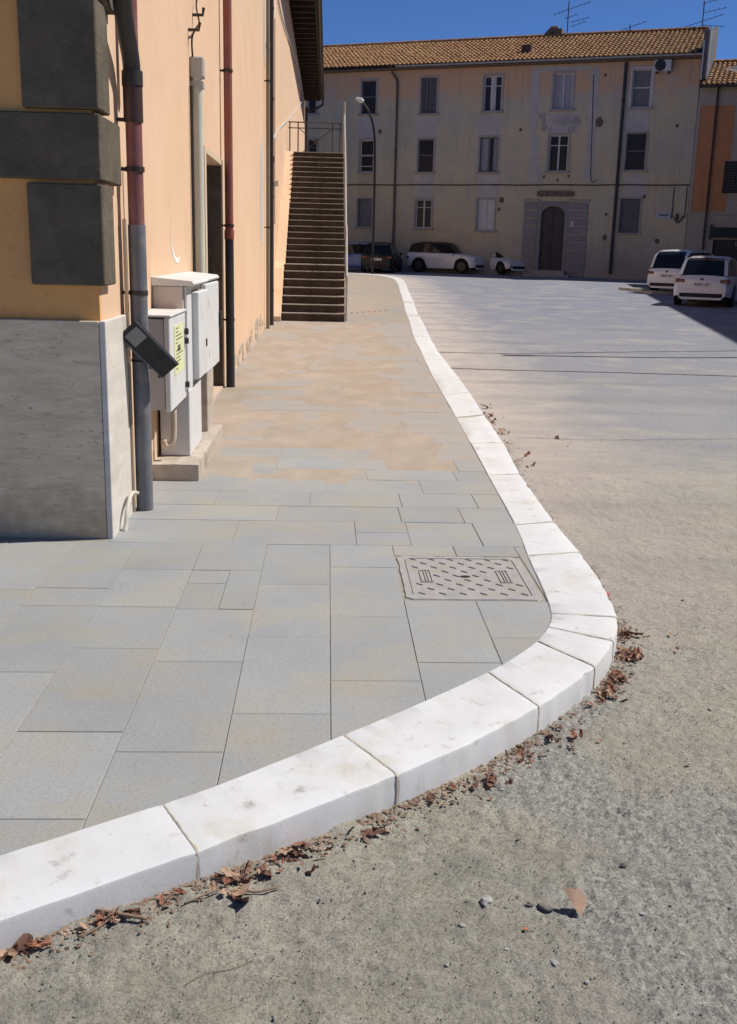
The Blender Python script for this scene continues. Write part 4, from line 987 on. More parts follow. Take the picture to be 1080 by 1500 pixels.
# roof of the far building: real curved tiles
def tiled_roof(parent, s0_, s1_, y_e, z_e, y_r, z_r, name='roof_tiles', tw=.235, tl=.42):
    b_ = B(); sl_ = math.hypot(y_r-y_e, z_r-z_e); ux, uz = (y_r-y_e)/sl_, (z_r-z_e)/sl_; nxn, nzn = -uz, ux
    nc = int((s1_-s0_)/tw); nr = int(sl_/tl)+1
    for c_ in range(nc):
        sc_ = s0_+tw*(c_+.5)+random.uniform(-.01, .01)
        for r_ in range(nr):
            t0 = r_*tl-(.03*random.random()); t1 = min(sl_, t0+tl+.05); l0 = .035+random.uniform(-.008, .012); l1 = .0; k0 = len(b_.v)
            w0, w1 = tw*.40, tw*.31; ds = random.uniform(-.012, .012)
            for (t_, lf, w__) in ((t0, l0, w0), (t1, l1, w1)):
                for q in range(5):
                    a_ = pi*q/4; h_ = sin(a_)*w__*.75+lf
                    b_.v.append((sc_+ds-cos(a_)*w__, y_e+ux*t_+nxn*h_, z_e+uz*t_+nzn*h_))
            for q in range(4): b_.f.append((k0+q, k0+q+1, k0+q+6, k0+q+5))
            b_.f.append((k0, k0+1, k0+2, k0+3, k0+4))
    o = b_.ob(name, M_tile, parent, kind='stuff', fix=True)
    bb = B(); k_ = .004
    bb.add([(s0_, y_e, z_e), (s1_, y_e, z_e), (s1_, y_r, z_r), (s0_, y_r, z_r), (s0_, y_e, z_e-.1), (s1_, y_e, z_e-.1), (s1_, y_r, z_r-.1), (s0_, y_r, z_r-.1)], [(0, 1, 2, 3), (4, 5, 6, 7), (0, 1, 5, 4), (1, 2, 6, 5), (3, 0, 4, 7)])
    bb.ob('roof_deck', mat('roof_underside', (.03, .02, .012), (.02, .014, .01), scale=6), parent)
    bb = B(); n_ = int((s1_-s0_)/.4)
    for i in range(n_):
        x0_ = s0_+.4*i; k0 = len(bb.v)
        for (xx, rr_) in ((x0_, .15), (x0_+.42, .125)):
            for q in range(7): a_ = pi*q/6; bb.v.append((xx, y_r-cos(a_)*rr_, z_r+.01+sin(a_)*rr_))
        for q in range(6): bb.f.append((k0+q, k0+q+1, k0+q+8, k0+q+7))
    bb.ob('ridge_tiles', M_tile, parent, kind='stuff')
    bb = B(); bb.add([(s0_, y_r, z_r), (s1_, y_r, z_r), (s1_, y_r+6, z_e-.3), (s0_, y_r+6, z_e-.3)], [(0, 1, 2, 3)]); bb.ob('rear_roof', M_tile, parent)
yr = 4.8; zr = F(1011, 44, yr)[1]
tiled_roof(fb, SW, SE+.05, -.5, ZE-.02, yr, zr)
bb = B()
for e in (F(585, 97)[0], SE+.05):
    for k_ in range(9): a_ = pi+pi*k_/8; bb.v.append((e, -.56+.07*cos(a_), ZE-.05+.08*sin(a_)))
for k_ in range(8): bb.f.append((k_, k_+1, 10+k_, 9+k_))
bb.ob('gutter', mat('grey_gutter', (.36, .36, .37), (.28, .28, .29), scale=3, coords='O'), fb, smooth=True)
bb = B(); bb.box(SW, SE, -.5, -.02, ZE-.2, ZE-.15); bb.ob('eaves_board', mat('eaves_board', (.16, .12, .09), coords='O'), fb)
# firewall parapet
bb = B(); z117 = F(1015, 117)[1]
bb.prism([(-.62, z117), (-.62, F(1018, 44, -.6)[1]), (.35, F(1018, 44, -.6)[1]+.04), (.6, ZE+.6), (5, zr+.13), (5, ZE-.3), (.3, z117)], 'x', SE+.06, SE+.3)
bb.ob('parapet', mat('grey_parapet', (.15, .14, .13), (.11, .105, .1), scale=3, coords='O'), fb)
bb = B(); bb.tube([(SE+.1, -.66, z117-.1), (SE+.1, -.66, F(1018, 60, -.6)[1])], .04, 6); bb.tube([(SE+.35, -.66, z117), (SE+.35, -.66, F(1018, 44, -.6)[1]+.1)], .05, 6); bb.ob('parapet_lit_edge', M_wwhite, fb)  # white strips added to draw the parapet's sunlit edge
# chimneys
s_, z_ = F(772, 78, 1.2); bb = B(); bb.box(s_-.25, s_+.25, 1.0, 1.5, z_-.3, F(772, 66, 1.2)[1], bev=.02); bb.ob('chimney', mat('rusty_flue', (.09, .05, .045), (.13, .07, .06), coords='O'), fb, label='small square rusty flue on the roof slope')
s_, z_ = F(815, 50, yr+.2)
bb = B(); bb.box(s_-.1, s_+.35, yr-.1, yr+.5, z_-.9, z_+.22); bb.tube([(s_-.35, yr+.2, z_-.9), (s_-.35, yr+.2, z_), (s_-.15, yr+.2, z_+.25), (s_+.1, yr+.2, z_+.3)], [.3, .3, .22, .12], 10)
bb.ob('chimney', mat('brown_chimney', (.12, .085, .06), (.2, .14, .09), scale=8, coords='O'), fb, label='hooded brown chimney on the ridge', smooth='a')
# cables along the facade
M_fcable = mat('facade_cable', (.06, .055, .06))
z_ = F(760, 271)[1]
bb = B(); bb.tube([(SW, -.04, z_)]+[(SW+(SE-SW)*i/30, -.04, z_+.012*sin(i*1.7)) for i in range(1, 31)], .03, 5); bb.ob('facade_cable', M_fcable, fb)
s_, z1_ = F(870, 110); s2_, z2_ = F(866, 262)
bb = B(); bb.tube([(s_, -.03, z1_), (s2_-.03, -.03, z2_), (s2_+.1, -.03, z2_-.2), (s2_+.3, -.03, z2_-.05)], .018, 5); bb.ob('facade_cable', M_fcable, fb)
for u in (987, 1006):
    p1, q1 = F(u+1, 274); p2, q2 = F(u-2, 320); bb = B(); bb.tube([(p1, -.03, q1), (p1, -.03, q2)], .022, 5); bb.ob('facade_cable', M_fcable, fb)
s_, z_ = F(994, 316)
bb = B(); bb.tube([(s_-.25+.5*i/12, -.05, z_-.35*sin(pi*i/12)) for i in range(13)], .02, 5); bb.tube([(s_-.1+.3*i/12, -.06, z_-.28*sin(pi*i/12)) for i in range(13)], .02, 5); bb.box(s_-.12, s_+.0, -.1, 0, z_-.2, z_+.1); bb.ob('cable_bundle', M_fcable, fb)
# street sign
a, b, c, d = frect(963, 983, 310, 321)
o = thing('street_sign', 'small pale rectangular street name plaque on the far facade', 'sign', FO, FA)
B().box(a, b, -.04, -.015, c, d, bev=.005).ob('plate', mat('plaque_white', (.45, .45, .52), coords='O'), o)
bb = B()
for i in range(7): bb.box(a+.1+i*(b-a-.2)/7, a+.1+i*(b-a-.2)/7+.05, -.043, -.041, (c+d)/2-.04, (c+d)/2+.05)
bb.ob('plate_lettering', mat('plaque_ink', (.1, .1, .16)), o)
# downpipes on the far facade
def fpipe(xt, yt, yb, label, r=.06, m_=None, neck=True):
    o = thing('downpipe', label, 'downpipe', FO, FA); s_, zt_ = F(xt, yt); zb2 = F(xt, yb)[1]
    pts = [(s_, -.1, zb2), (s_, -.1, zt_-.7), (s_-.05, -.1, zt_-.5)] if neck else [(s_, -.1, zb2)]
    pts += [(s_-.25, -.3, zt_-.15), (s_-.25, -.52, zt_+.1)] if neck else [(s_, -.1, zt_)]
    B().tube(pts, r, 8).ob('pipe', m_ or mat('dull_pipe', (.10, .085, .08), (.13, .11, .1), coords='O'), o, smooth='a')
    for k_ in range(4):
        zz_ = zb2+(zt_-.8-zb2)*(k_+.6)/4; bb = B(); bb.tube([(s_, -.1, zz_-.03), (s_, -.1, zz_+.03)], r*1.35, 8); bb.ob('clamp', M_fcable, o)
fpipe(584, 102, 390, 'brown downpipe between the first two window columns of the far facade')
fpipe(918, 92, 402, 'dark downpipe beside the rightmost window column of the far facade', .075, M_pblack, False)
# air conditioner
a, b, c, d = frect(960, 985, 89, 106)
o = thing('air_conditioner', 'white air conditioner unit under the eaves of the far facade', 'air conditioner', FO, FA)
B().box(a, b, -.4, -.08, c, d, bev=.03).ob('casing', M_wwhite, o)
bb = B(); cx = a+(b-a)*.36; bb.tube([(cx, -.405, (c+d)/2), (cx, -.39, (c+d)/2)], .26, 20); bb.ob('fan_grille', M_lock, o)
bb = B(); bb.box(a+.1, a+.15, -.4, 0, c-.08, c-.003); bb.box(b-.15, b-.1, -.4, 0, c-.08, c-.003); bb.ob('bracket', M_fcable, o)
# antennas
def antenna(u, v, ytop, arms, label):
    s_, z0_ = F(u, v, yr); z1_ = F(u, ytop, yr)[1]
    o = thing('tv_antenna', label, 'antenna', FO+FD*s_-FN*yr, FA); bz = z0_-.6
    B().tube([(0, 0, bz), (0, 0, z1_)], .028, 6).ob('mast', M_fcable, o)
    for (yy2, x0_, x1_, tilt) in arms:
        zz_ = F(u, yy2, yr)[1]; k_ = 1/24.
        bb = B(); bb.tube([(x0_*k_, 0, zz_+x0_*k_*tilt), (x1_*k_, 0, zz_+x1_*k_*tilt)], .014, 5)
        n_ = max(3, int((x1_-x0_)*k_/.22))
        for i in range(n_):
            xx = (x0_+(x1_-x0_)*(i+.5)/n_)*k_; bb.tube([(xx, -.3, zz_+xx*tilt), (xx, .3, zz_+xx*tilt)], .008, 4)
        bb.ob('antenna_arm', M_fcable, o)
antenna(831, 47, 2, [(14, -20, 28, .28), (26, -4, 12, .3), (34, 4, 28, .2), (41, 4, 24, .3)], 'tall television antenna with crossed arms beside the ridge chimney')
antenna(923, 42, 36, [(40, -14, 20, .3)], 'small low television antenna in the middle of the ridge')
antenna(1029, 36, 2, [(5, -2, 28, .22), (19, 0, 27, .18), (31, -28, 24, .28), (37, 0, 26, -.1)], 'tall television antenna beside the parapet at the roof end')

# ------------------------------------------------------------------ SECOND BUILDING (orange panels, shop)
sb_ = thing('shop_building', 'lower building with orange panels and a dark shop front at the right edge', 'building', FO+FD*(SE+.05), FA)
def G(u, v): s_, z_ = F(u, v); return s_-SE-.05, z_
ZE2 = G(1040, 127)[1]; S2 = 6.5
M_cream2 = mat('cream_render', (.40, .36, .30), (.36, .32, .27), scale=1.2, coords='O', c3=(.33, .29, .25), s3=.8)
sh = (G(1045, 350)[0], 4.6, .3, G(1060, 351)[1])
bb = B(); wall_holes(bb, 0, S2, -.3, ZE2, [sh], .3, y=.02); bb.box(S2-.02, S2, .03, 9, -.3, ZE2); bb.ob('wall', M_cream2, sb_)
M_or2 = mat('orange_panel', (.50, .23, .11), (.42, .2, .1), scale=1.4, coords='O')
a, z1_ = G(1022, 155); b, z0_ = G(1072, 310); a = G(1020, 230)[0]; b = G(1070, 230)[0]
bb = B(); bb.box(a, b, -.0, .02-.001, z0_, z1_); bb.ob('render_panel', M_or2, sb_)
bb = B(); bb.box(a-.14, a-.002, -.02, .019, z0_-.1, z1_+.1); bb.box(a-.002, b+.1, -.02, .019, z1_+.002, z1_+.1); bb.ob('panel_frame', M_cream2, sb_)
bb = B(); bb.box(0, S2, -.05, .019, z0_-.16, z0_-.1); bb.ob('string_course', M_wtrim, sb_)
sa_, zt_ = G(1062, 236); zb2 = G(1062, 283)[1]
M_shut = mat('dark_green_shutter', (.03, .045, .05), (.025, .035, .04), coords='O')
W = bpy.data.objects.new('window', None); COL.objects.link(W); W.parent = sb_
for k_ in range(2):
    e0 = G(1060, 260)[0]+k_*.62; bb = B(); bb.box(e0, e0+.06, -.06, -.02, zb2, zt_); bb.box(e0+.54, e0+.6, -.06, -.02, zb2, zt_)
    for q in range(20): zz_ = zb2+(zt_-zb2)*(q+.5)/20; bb.box(e0+.06, e0+.54, -.055, -.025, zz_-.035, zz_+.025)
    bb.ob('shutter_leaf', M_shut, W)
a = sh[0]
bb = B(); bb.box(a-.1, sh[1]+.1, .325, .36, .1, sh[3]+.1); bb.ob('shop_glass', M_pane, sb_)
for xx in (a+.03, a+.9, a+1.9, a+2.9):
    bb = B(); bb.box(xx, xx+.07, .25, .324, .3, sh[3]-.002); bb.ob('shop_mullion', M_lock, sb_)
z1_ = G(1050, 333)[1]; z0_ = G(1050, 348)[1]
bb = B(); bb.prism([(.0, z1_), (-.12, z1_-.02), (-.3, z0_), (-.0, z0_)], 'x', a-.03, sh[1]); bb.ob('shop_awning', mat('dark_awning', (.035, .04, .04), coords='O'), sb_)
zz_ = G(1078, 357)[1]
for k_, wd in enumerate((.09, .09, .09, .09)):
    x_ = G(1076.5, 360)[0]+k_*.14
    bb = B(); bb.box(x_, x_+.02, .31, .32, zz_-.1, zz_+.1); bb.box(x_+.02, x_+.09, .31, .32, zz_-.1, zz_-.08)
    if k_ != 1: bb.box(x_+.02, x_+.09, .31, .32, zz_-.01, zz_+.01)
    if k_ != 2: bb.box(x_+.02, x_+.09, .31, .32, zz_+.08, zz_+.1)
    bb.ob('shop_lettering', M_wwhite, sb_)
bb = B(); e0, z_ = G(1042, 340); bb.box(e0-.08, e0+.04, -.1, .0, z_-.35, z_+.35); bb.ob('wall_lamp', M_lock, sb_)
yr2 = 3.6; zr2 = F(1045, 92, yr2)[1]
tiled_roof(sb_, .0, S2, -.45, ZE2+.02, yr2, zr2)
bb = B(); bb.tube([(0, -.5, ZE2-.05), (S2, -.5, ZE2-.05)], .06, 8); bb.ob('gutter', M_metal_dark, sb_)
fpipe(1053, 128, 372, 'thin black downpipe crossing the orange panels of the lower building', .05, M_pblack, False)

# ------------------------------------------------------------------ RIGHT BUILDING (outside the frame; its shadow falls on the road)
P1 = V((23.4, 49.6, 0)); dR = V((-.187, -1, 0)).normalized(); LR = 58.
rbld = thing('street_building', 'cream building along the right side of the road, outside the picture, casting the road shadow', 'building', P1, math.atan2(dR.y, dR.x))
# local x runs towards the camera, local +y points to the east (away from the road)
wh = []
for fl in range(3):
    for k_ in range(14): wh.append((2+k_*4., 3.1+k_*4., 1.2+fl*3.6, 3.0+fl*3.6))
bb = B(); wall_holes(bb, 0, LR, -.3, 12.6, wh, .2)
me_flip = bb; bb.box(0, .02, .03, 10, -.3, 12.6); bb.box(LR-.02, LR, .03, 10, -.3, 12.6); bb.box(0, LR, 10, 10.1, -.3, 12.6)
bb.ob('wall', M_cream2, rbld)
for h_ in wh:
    bb = B(); bb.box(h_[0], h_[1], .15, .18, h_[2], h_[3]); bb.ob('window_pane', M_pane, rbld)
bb = B(); bb.prism([(-.5, 12.7), (5, 13.9), (10.5, 12.7), (10.5, 12.6), (-.5, 12.6)], 'x', -.2, LR+.3); bb.ob('roof', M_tile, rbld)

# ------------------------------------------------------------------ STREET LAMPS
t = thing('street_lamp', 'tall dark street lamp with a curved arm in front of the far facade', 'street lamp', (0, 0, 0))
def lp(u, v, Y): return pl(u, v, (0, Y, 0), (0, 1, 0))
LY = 51.8; bp_ = lp(545.5, 392, LY); 
pts = [V((bp_.x, LY, road(LY)-.1)), lp(548.5, 290, LY), lp(549.3, 230, LY), lp(548.8, 200, LY), lp(546, 180, LY), lp(540, 163, LY), lp(533, 152, LY), lp(529, 147, LY)]
for p in pts[1:]: p.x = min(p.x, 9)
B().tube(bez(pts, 40), .055, 8).ob('pole', mat('dark_pole', (.015, .015, .017), rough=.5), t, smooth=True)
h_ = lp(529, 147, LY); bb = B(); bb.tube([h_+V((.12, 0, -.06)), h_, h_+V((-.25, 0, .08))], [.08, .12, .06], 8); bb.ob('lamp_head', mat('lamp_white', (.6, .6, .6)), t)
t = thing('street_lamp', 'pale lamp head reaching in from the right edge over the roofs', 'street lamp', (0, 0, 0))
LY2 = 18.4; h_ = lp(1066, 99, LY2); bx = h_.x+2.6
B().tube(bez([(bx, LY2, road(LY2)-.1), (bx, LY2, h_.z-1.8), (bx-.2, LY2, h_.z-.7), (bx-1.0, LY2, h_.z-.2), (h_.x+.5, LY2, h_.z-.06)], 24), .06, 8).ob('pole', MATS['dark_pole'], t, smooth=True)
bb = B(); bb.prism([(h_.x-.02, h_.z-.01), (h_.x+.25, h_.z+.05), (h_.x+.5, h_.z+.05), (h_.x+.5, h_.z-.06), (h_.x+.3, h_.z-.08)], 'y', LY2-.09, LY2+.09); bb.ob('lamp_head', MATS['lamp_white'], t)

# ------------------------------------------------------------------ CARS
M_tyre = mat('tyre', (.012, .012, .012), rough=.8); M_rim = mat('rim', (.07, .07, .075), rough=.4, metal=.3)
M_cglass = glass('car_glass', (.01, .012, .016), .04); M_red = mat('tail_red', (.12, .004, .008), rough=.2, spec=.6); M_hl = mat('headlamp', (.65, .67, .7), rough=.12, spec=.7)
M_trim = mat('black_trim', (.015, .015, .016), rough=.55); M_plate = mat('plate_white', (.65, .65, .62), rough=.4)
def interp(pts, x):
    for (a, b), (c, d) in zip(pts, pts[1:]):
        if a <= x <= c: return b+(d-b)*(x-a)/(c-a)
    return pts[0][1] if x < pts[0][0] else pts[-1][1]
def car(name, label, group, loc, heading, L_=4.2, W_=1.78, H_=1.5, paint=None, roofm=None, deck=None, roofp=None, nose=.16, wr=.32, wb=.62, rough_group=None):
    """+x is the front of the car"""
    t = thing(name, label, 'car', loc, heading, group)
    h = L_/2; w2 = W_/2; ax_f, ax_r = h*wb+.02, -h*wb
    deck = deck or [(-h, .80), (-h+.05, .92), (-h*.5, .93), (.1*h, .9), (h*.5, .86), (h*.82, .74), (h*.97, .6), (h, .5)]
    roofp = roofp or [(-h+.12, .95), (-h*.78, H_*.92), (-h*.4, H_), (.02*h, H_*.99), (h*.2, H_*.93), (h*.48, .9)]
    xs2 = sorted(set([-h, -h+.02, -h+.06, -h+.14]+[h-.02, h-.06, h-.14, h-.24]+[-h+L_*i/44 for i in range(45)])); rings = []
    for x in xs2:
        e = min(1, (h-abs(x))/.45); ww = w2*(1-.17*(1-e)**2.2-(.02 if x < 0 else .0))
        zb = .24+.10*(1-min(1, (h-abs(x))/.5))
        for axx in (ax_f, ax_r):
            dd = abs(x-axx)
            if dd < wr+.07: zb = max(zb, math.sqrt(max(0, (wr+.07)**2-dd*dd))+wr-.01)
        zd = interp(deck, x); zb = min(zb, zd-.08)
        zm = (zb+zd)/2
        rings.append([(x, 0, max(.2, .22)), (x, ww*.8, .22), (x, ww*.97, zb), (x, ww, max(zb+.01, .45)), (x, ww*1.0, max(zb+.02, zd-.3)), (x, ww*.985, zd-.1), (x, ww*.95, zd-.03), (x, ww*.86, zd), (x, ww*.5, zd+.02), (x, 0, zd+.03)])
    # keep the underside from poking through the arches
    bb = B(); n = len(rings[0])
    full = [r_+[(p[0], -p[1], p[2]) for p in r_[::-1][1:-1]] for r_ in rings]; m2 = len(full[0])
    for r_ in full: bb.v += r_
    for i in range(len(full)-1):
        for k_ in range(m2):
            if k_ in (0, 1) or k_ in (m2-1, m2-2): continue
            bb.f.append((i*m2+k_, i*m2+(k_+1) % m2, (i+1)*m2+(k_+1) % m2, (i+1)*m2+k_))
    bb.f += [tuple(range(m2)), tuple((len(full)-1)*m2+k_ for k_ in range(m2))]
    bb.ob('body', paint, t, smooth='a')
    bb = B(); bb.box(-h+.2, h-.2, -w2*.78, w2*.78, .2, .62); bb.ob('underbody', M_trim, t)
    # greenhouse
    x0_, x1_ = roofp[0][0], roofp[-1][0]; N2 = 26; gl = B(); rf = B(); rr = []
    for i in range(N2+1):
        x = x0_+(x1_-x0_)*i/N2; zr_ = interp(roofp, x); zb = interp(deck, x)-.02; f_ = min(1, max(0, (zr_-zb)/(H_-zb)))
        wb_ = w2*.88*(1-.10*(abs(x)/h)**3); wt = wb_+(w2*.68-wb_)*f_; rr.append((x, zb, zr_, wb_, wt, f_))
    for (x, zb, zr_, wb_, wt, f_) in rr:
        gl.v += [(x, wb_, zb), (x, wt, max(zb, zr_-.035)), (x, wt*.86, zr_), (x, 0, zr_+.025*f_), (x, -wt*.86, zr_), (x, -wt, max(zb, zr_-.035)), (x, -wb_, zb)]
    for i in range(N2):
        for k_ in range(6): gl.f.append((i*7+k_, i*7+k_+1, i*7+k_+8, i*7+k_+7))
    gl.ob('windows', M_cglass, t, smooth='a')
    # roof skin and pillars sit just proud of the glass
    ri = [i for i, q in enumerate(rr) if q[5] > .86]; o_ = .012
    for i in ri:
        x, zb, zr_, wb_, wt, f_ = rr[i]
        rf.v += [(x, wt+o_, zr_-.075), (x, wt+o_, zr_-.03), (x, wt*.86, zr_+o_), (x, 0, zr_+.025*f_+o_), (x, -wt*.86, zr_+o_), (x, -wt-o_, zr_-.03), (x, -wt-o_, zr_-.075)]
    for i in range(len(ri)-1):
        for k_ in range(6): rf.f.append((i*7+k_, i*7+k_+1, i*7+k_+8, i*7+k_+7))
    rf.ob('roof', roofm or paint, t, smooth='a')
    def pil(i0, wd, m_, skip_top=False):
        for sg in (1, -1):
            bb = B(); 
            for i in i0:
                x, zb, zr_, wb_, wt, f_ = rr[i]; bb.v += [(x-wd, sg*(wb_+o_), zb), (x+wd, sg*(wb_+o_), zb), (x-wd, sg*(wt+o_), max(zb, zr_-.03)), (x+wd, sg*(wt+o_), max(zb, zr_-.03))]; k0 = len(bb.v)-4; bb.f.append((k0, k0+1, k0+3, k0+2))
            bb.ob('pillar', m_, t)
    pil([13], .035, M_trim); 
    # A pillars and rear pillars follow the roofline
    for (ia, ib, m_) in ((ri[-1], N2, paint if not roofm else roofm), (0, ri[0], roofm or paint)):
        for sg in (1, -1):
            bb = B()
            for i in range(ia, ib+1):
                x, zb, zr_, wb_, wt, f_ = rr[i]; tz = max(zb, zr_-.035)
                bb.v += [(x, sg*(wt+o_), tz-.05 if tz-.05 > zb else zb), (x, sg*(wt+o_), tz), (x, sg*wt*.86, zr_+o_)]
            nn_ = ib-ia
            for i in range(nn_):
                for k_ in (0, 1): bb.f.append((i*3+k_, i*3+k_+1, i*3+k_+4, i*3+k_+3))
            bb.ob('pillar', m_, t)
    for axx in (ax_f, ax_r):
        for sg in (1, -1):
            bb = B(); bb.tube([(axx, sg*(w2-.2), wr), (axx, sg*(w2-.19), wr), (axx, sg*(w2-.025), wr), (axx, sg*(w2-.02), wr)], [wr*.9, wr, wr, wr*.9], 24); wo_ = bb.ob('wheel', M_tyre, t, smooth='a')
            bb = B(); bb.tube([(axx, sg*(w2-.03), wr), (axx, sg*(w2-.012), wr)], wr*.62, 18)
            bb.ob('rim', M_rim, wo_, smooth='a')
    for sg in (1, -1):
        bb = B(); z0_ = interp(deck, h*.9); bb.box(h-.30, h-.035, sg*w2*.62-.16, sg*w2*.62+.16, z0_-.17, z0_-.015, bev=.03); bb.ob('headlight', M_hl, t)
        bb = B(); bb.box(-h-.004, -h+.16, sg*w2*.72-.17, sg*w2*.72+.14, .70, .84, bev=.03); bb.ob('taillight', M_red, t)
        bb = B(); bb.box(h*.33, h*.33+.12, sg*(w2+.02)-.08, sg*(w2+.02)+.08, .9, 1.03, bev=.03); bb.ob('mirror', paint, t)
        for xx in (-.1*h, -.55*h):
            bb = B(); bb.box(xx, xx+.004, sg*w2*1.003-.003, sg*w2*1.003+.003, .35, .85); bb.ob('door_seam', M_trim, t)
        bb = B(); bb.box(-.08*h+.1, -.08*h+.3, sg*w2*1.005-.012, sg*w2*1.005+.012, .76, .8, bev=.005); bb.ob('door_handle', paint, t)
    bb = B(); bb.box(-h-.02, -h+.15, -w2*.72, w2*.72, .28, .42, bev=.03); bb.ob('rear_bumper', M_trim, t)
    bb = B(); bb.box(h-.12, h+.015, -w2*.6, w2*.6, .3, .46, bev=.03); bb.ob('front_grille', M_trim, t)
    bb = B(); bb.box(-h-.015, -h+.03, -.26, .26, .62, .73); bb.ob('number_plate', M_plate, t)
    bb = B()
    for q in range(7):
        if q == 2: continue
        yq = -.2+q*.06; bb.box(-h-.018, -h-.0151, yq, yq+.03, .645, .705)
    bb.ob('plate_lettering', M_trim, t)
    bb = B(); bb.box(-h-.005, -h+.02, -.05, .05, .80, .86); bb.ob('badge', M_rim, t)
    return t
M_white = mat('white_paint', (.72, .73, .76), rough=.3, spec=.5, coat=.5); M_blue = mat('blue_paint', (.04, .12, .42), rough=.25, spec=.5, coat=.6)
M_black = mat('black_paint', (.010, .012, .018), rough=.45, spec=.25, coat=.1); M_silver = mat('silver_white_paint', (.62, .63, .68), rough=.28, spec=.5, coat=.6)
def place(u, v): return gz(u, v, road)
# white small crossover with black roof, side on
p = place(655, 400); 
car('parked_car', 'white car with a black roof parked side-on below the far facade', 'cars parked by the far buildings', (p.x, p.y+.6, road(p.y)), FA-R(7), L_=3.95, W_=1.8, H_=1.56, paint=M_white, roofm=M_black, wr=.36,
    deck=[(-1.98, .95), (-1.9, 1.05), (-.9, 1.04), (.3, 1.02), (.9, 1.0), (1.6, .93), (1.85, .82), (1.97, .6)], roofp=[(-1.9, 1.06), (-1.78, 1.48), (-1.3, 1.56), (.0, 1.55), (.35, 1.5), (.85, 1.0)])
p = place(528, 397.5)
car('parked_car', 'blue car parked beyond the stair railing, leftmost of the row', 'cars parked by the far buildings', (p.x-.5, p.y+.3, road(p.y)), pi+FA+R(14), L_=4.2, H_=1.46, paint=M_blue)
p = place(566, 400)
car('parked_car', 'black car seen from behind between the blue car and the white one', 'cars parked by the far buildings', (p.x-.15, p.y+1.6, road(p.y)), R(90)+FA+R(12), L_=4.1, W_=1.75, H_=1.5, paint=M_black)
p = place(735, 402)
car('parked_car', 'small pale car whose front shows right of the black roofed white car', 'cars parked by the far buildings', (p.x-.1+.05, p.y+.6, road(p.y)), FA-R(38), L_=3.5, W_=1.65, H_=1.42, paint=M_silver, roofm=M_black)
# the two rear views at the right
p = place(1030, 449)
car('parked_car', 'white hatchback seen from behind at the right edge of the road', 'cars parked by the far buildings', (p.x+.75, p.y+1.5, road(p.y)), R(62), L_=4.3, W_=1.79, H_=1.5, paint=M_silver)
p = place(987, 431)
car('parked_car', 'white people carrier behind the hatchback at the right', 'cars parked by the far buildings', (p.x+1.0, p.y+1.3, road(p.y)), R(48), L_=4.3, W_=1.8, H_=1.62, paint=M_white,
    roofp=[(-2.05, .97), (-1.9, 1.45), (-1.5, 1.6), (.1, 1.62), (.5, 1.52), (1.25, .9)])

# ------------------------------------------------------------------ DARK ROAD LINES, RED TAPE, ISLAND KERB
M_line = mat('dark_road_line', (.08, .08, .09), (.14, .14, .15), scale=20)
def dark_line(name, pts_px, wd, seed):  # thin uneven dark strip laid just above the road surface
    P = bez([V((p.x, p.y, 0)) for p in (gz(u, v, road) for u, v in pts_px)], 90); bb = B()
    for i, p in enumerate(P):
        d_ = (P[min(i+1, len(P)-1)]-P[max(0, i-1)]).normalized(); n_ = V((-d_.y, d_.x, 0)); ww = wd*(.6+.8*abs(nn(V((i*.4, seed, 0))))); j_ = n_*(.03*nn(V((i*.25, seed, 5))))
        for sg in (-1, 1): q = p+n_*ww*sg+j_; bb.v.append((q.x, q.y, road(q.y)+.006))
    for i in range(len(P)-1): bb.f.append((2*i, 2*i+1, 2*i+3, 2*i+2))
    return bb.ob(name, M_line, kind='structure')
dark_line('road_line', [(634, 516), (760, 518), (900, 516), (1100, 514)], .03, 1)
dark_line('road_line', [(640, 539), (730, 542), (900, 546), (1100, 552)], .035, 2)
dark_line('road_line', [(760, 641), (880, 645), (1100, 643)], .008, 3)
bb = B()
for i in range(14):
    p = gz(515+i*4.2, 459-i*.3, pav); q = gz(515+i*4.2+2.2, 459-i*.3, pav)
    if i % 2 == 0: bb.add([(p.x, p.y, pav(p.y)+.02), (q.x, q.y, pav(p.y)+.02), (q.x, q.y+.22, pav(p.y)+.022), (p.x, p.y+.22, pav(p.y)+.022)], [(0, 1, 2, 3)])
tag(bb.ob('barrier_tape', mat('tape_red', (.55, .12, .1))), 'strip of red barrier tape lying on the far pavement', 'tape')
p0 = gz(906, 424, road); p1_ = gz(955, 431, road)
bb = B(); dd = (p1_-p0); nd = V((-dd.y, dd.x, 0)).normalized()
for k_ in range(4):
    a_ = p0+dd*(k_/4+.01); b2 = p0+dd*((k_+1)/4-.01); w3 = .9+.5*k_
    z_ = road(a_.y); bb.add([(a_.x, a_.y, z_-.05), (b2.x, b2.y, z_-.05), (b2.x+nd.x*w3, b2.y+nd.y*w3, z_-.05), (a_.x+nd.x*w3, a_.y+nd.y*w3, z_-.05), (a_.x, a_.y, z_+.09), (b2.x, b2.y, z_+.1), (b2.x+nd.x*w3, b2.y+nd.y*w3, z_+.1), (a_.x+nd.x*w3, a_.y+nd.y*w3, z_+.09)], [(0, 1, 2, 3), (4, 5, 6, 7), (0, 1, 5, 4), (1, 2, 6, 5), (2, 3, 7, 6), (3, 0, 4, 7)])
tag(bb.ob('kerb_island', mat('pale_island', (.55, .51, .43), (.45, .42, .36), scale=6)), 'short pale stone kerb end beside the parked people carrier', 'kerb')

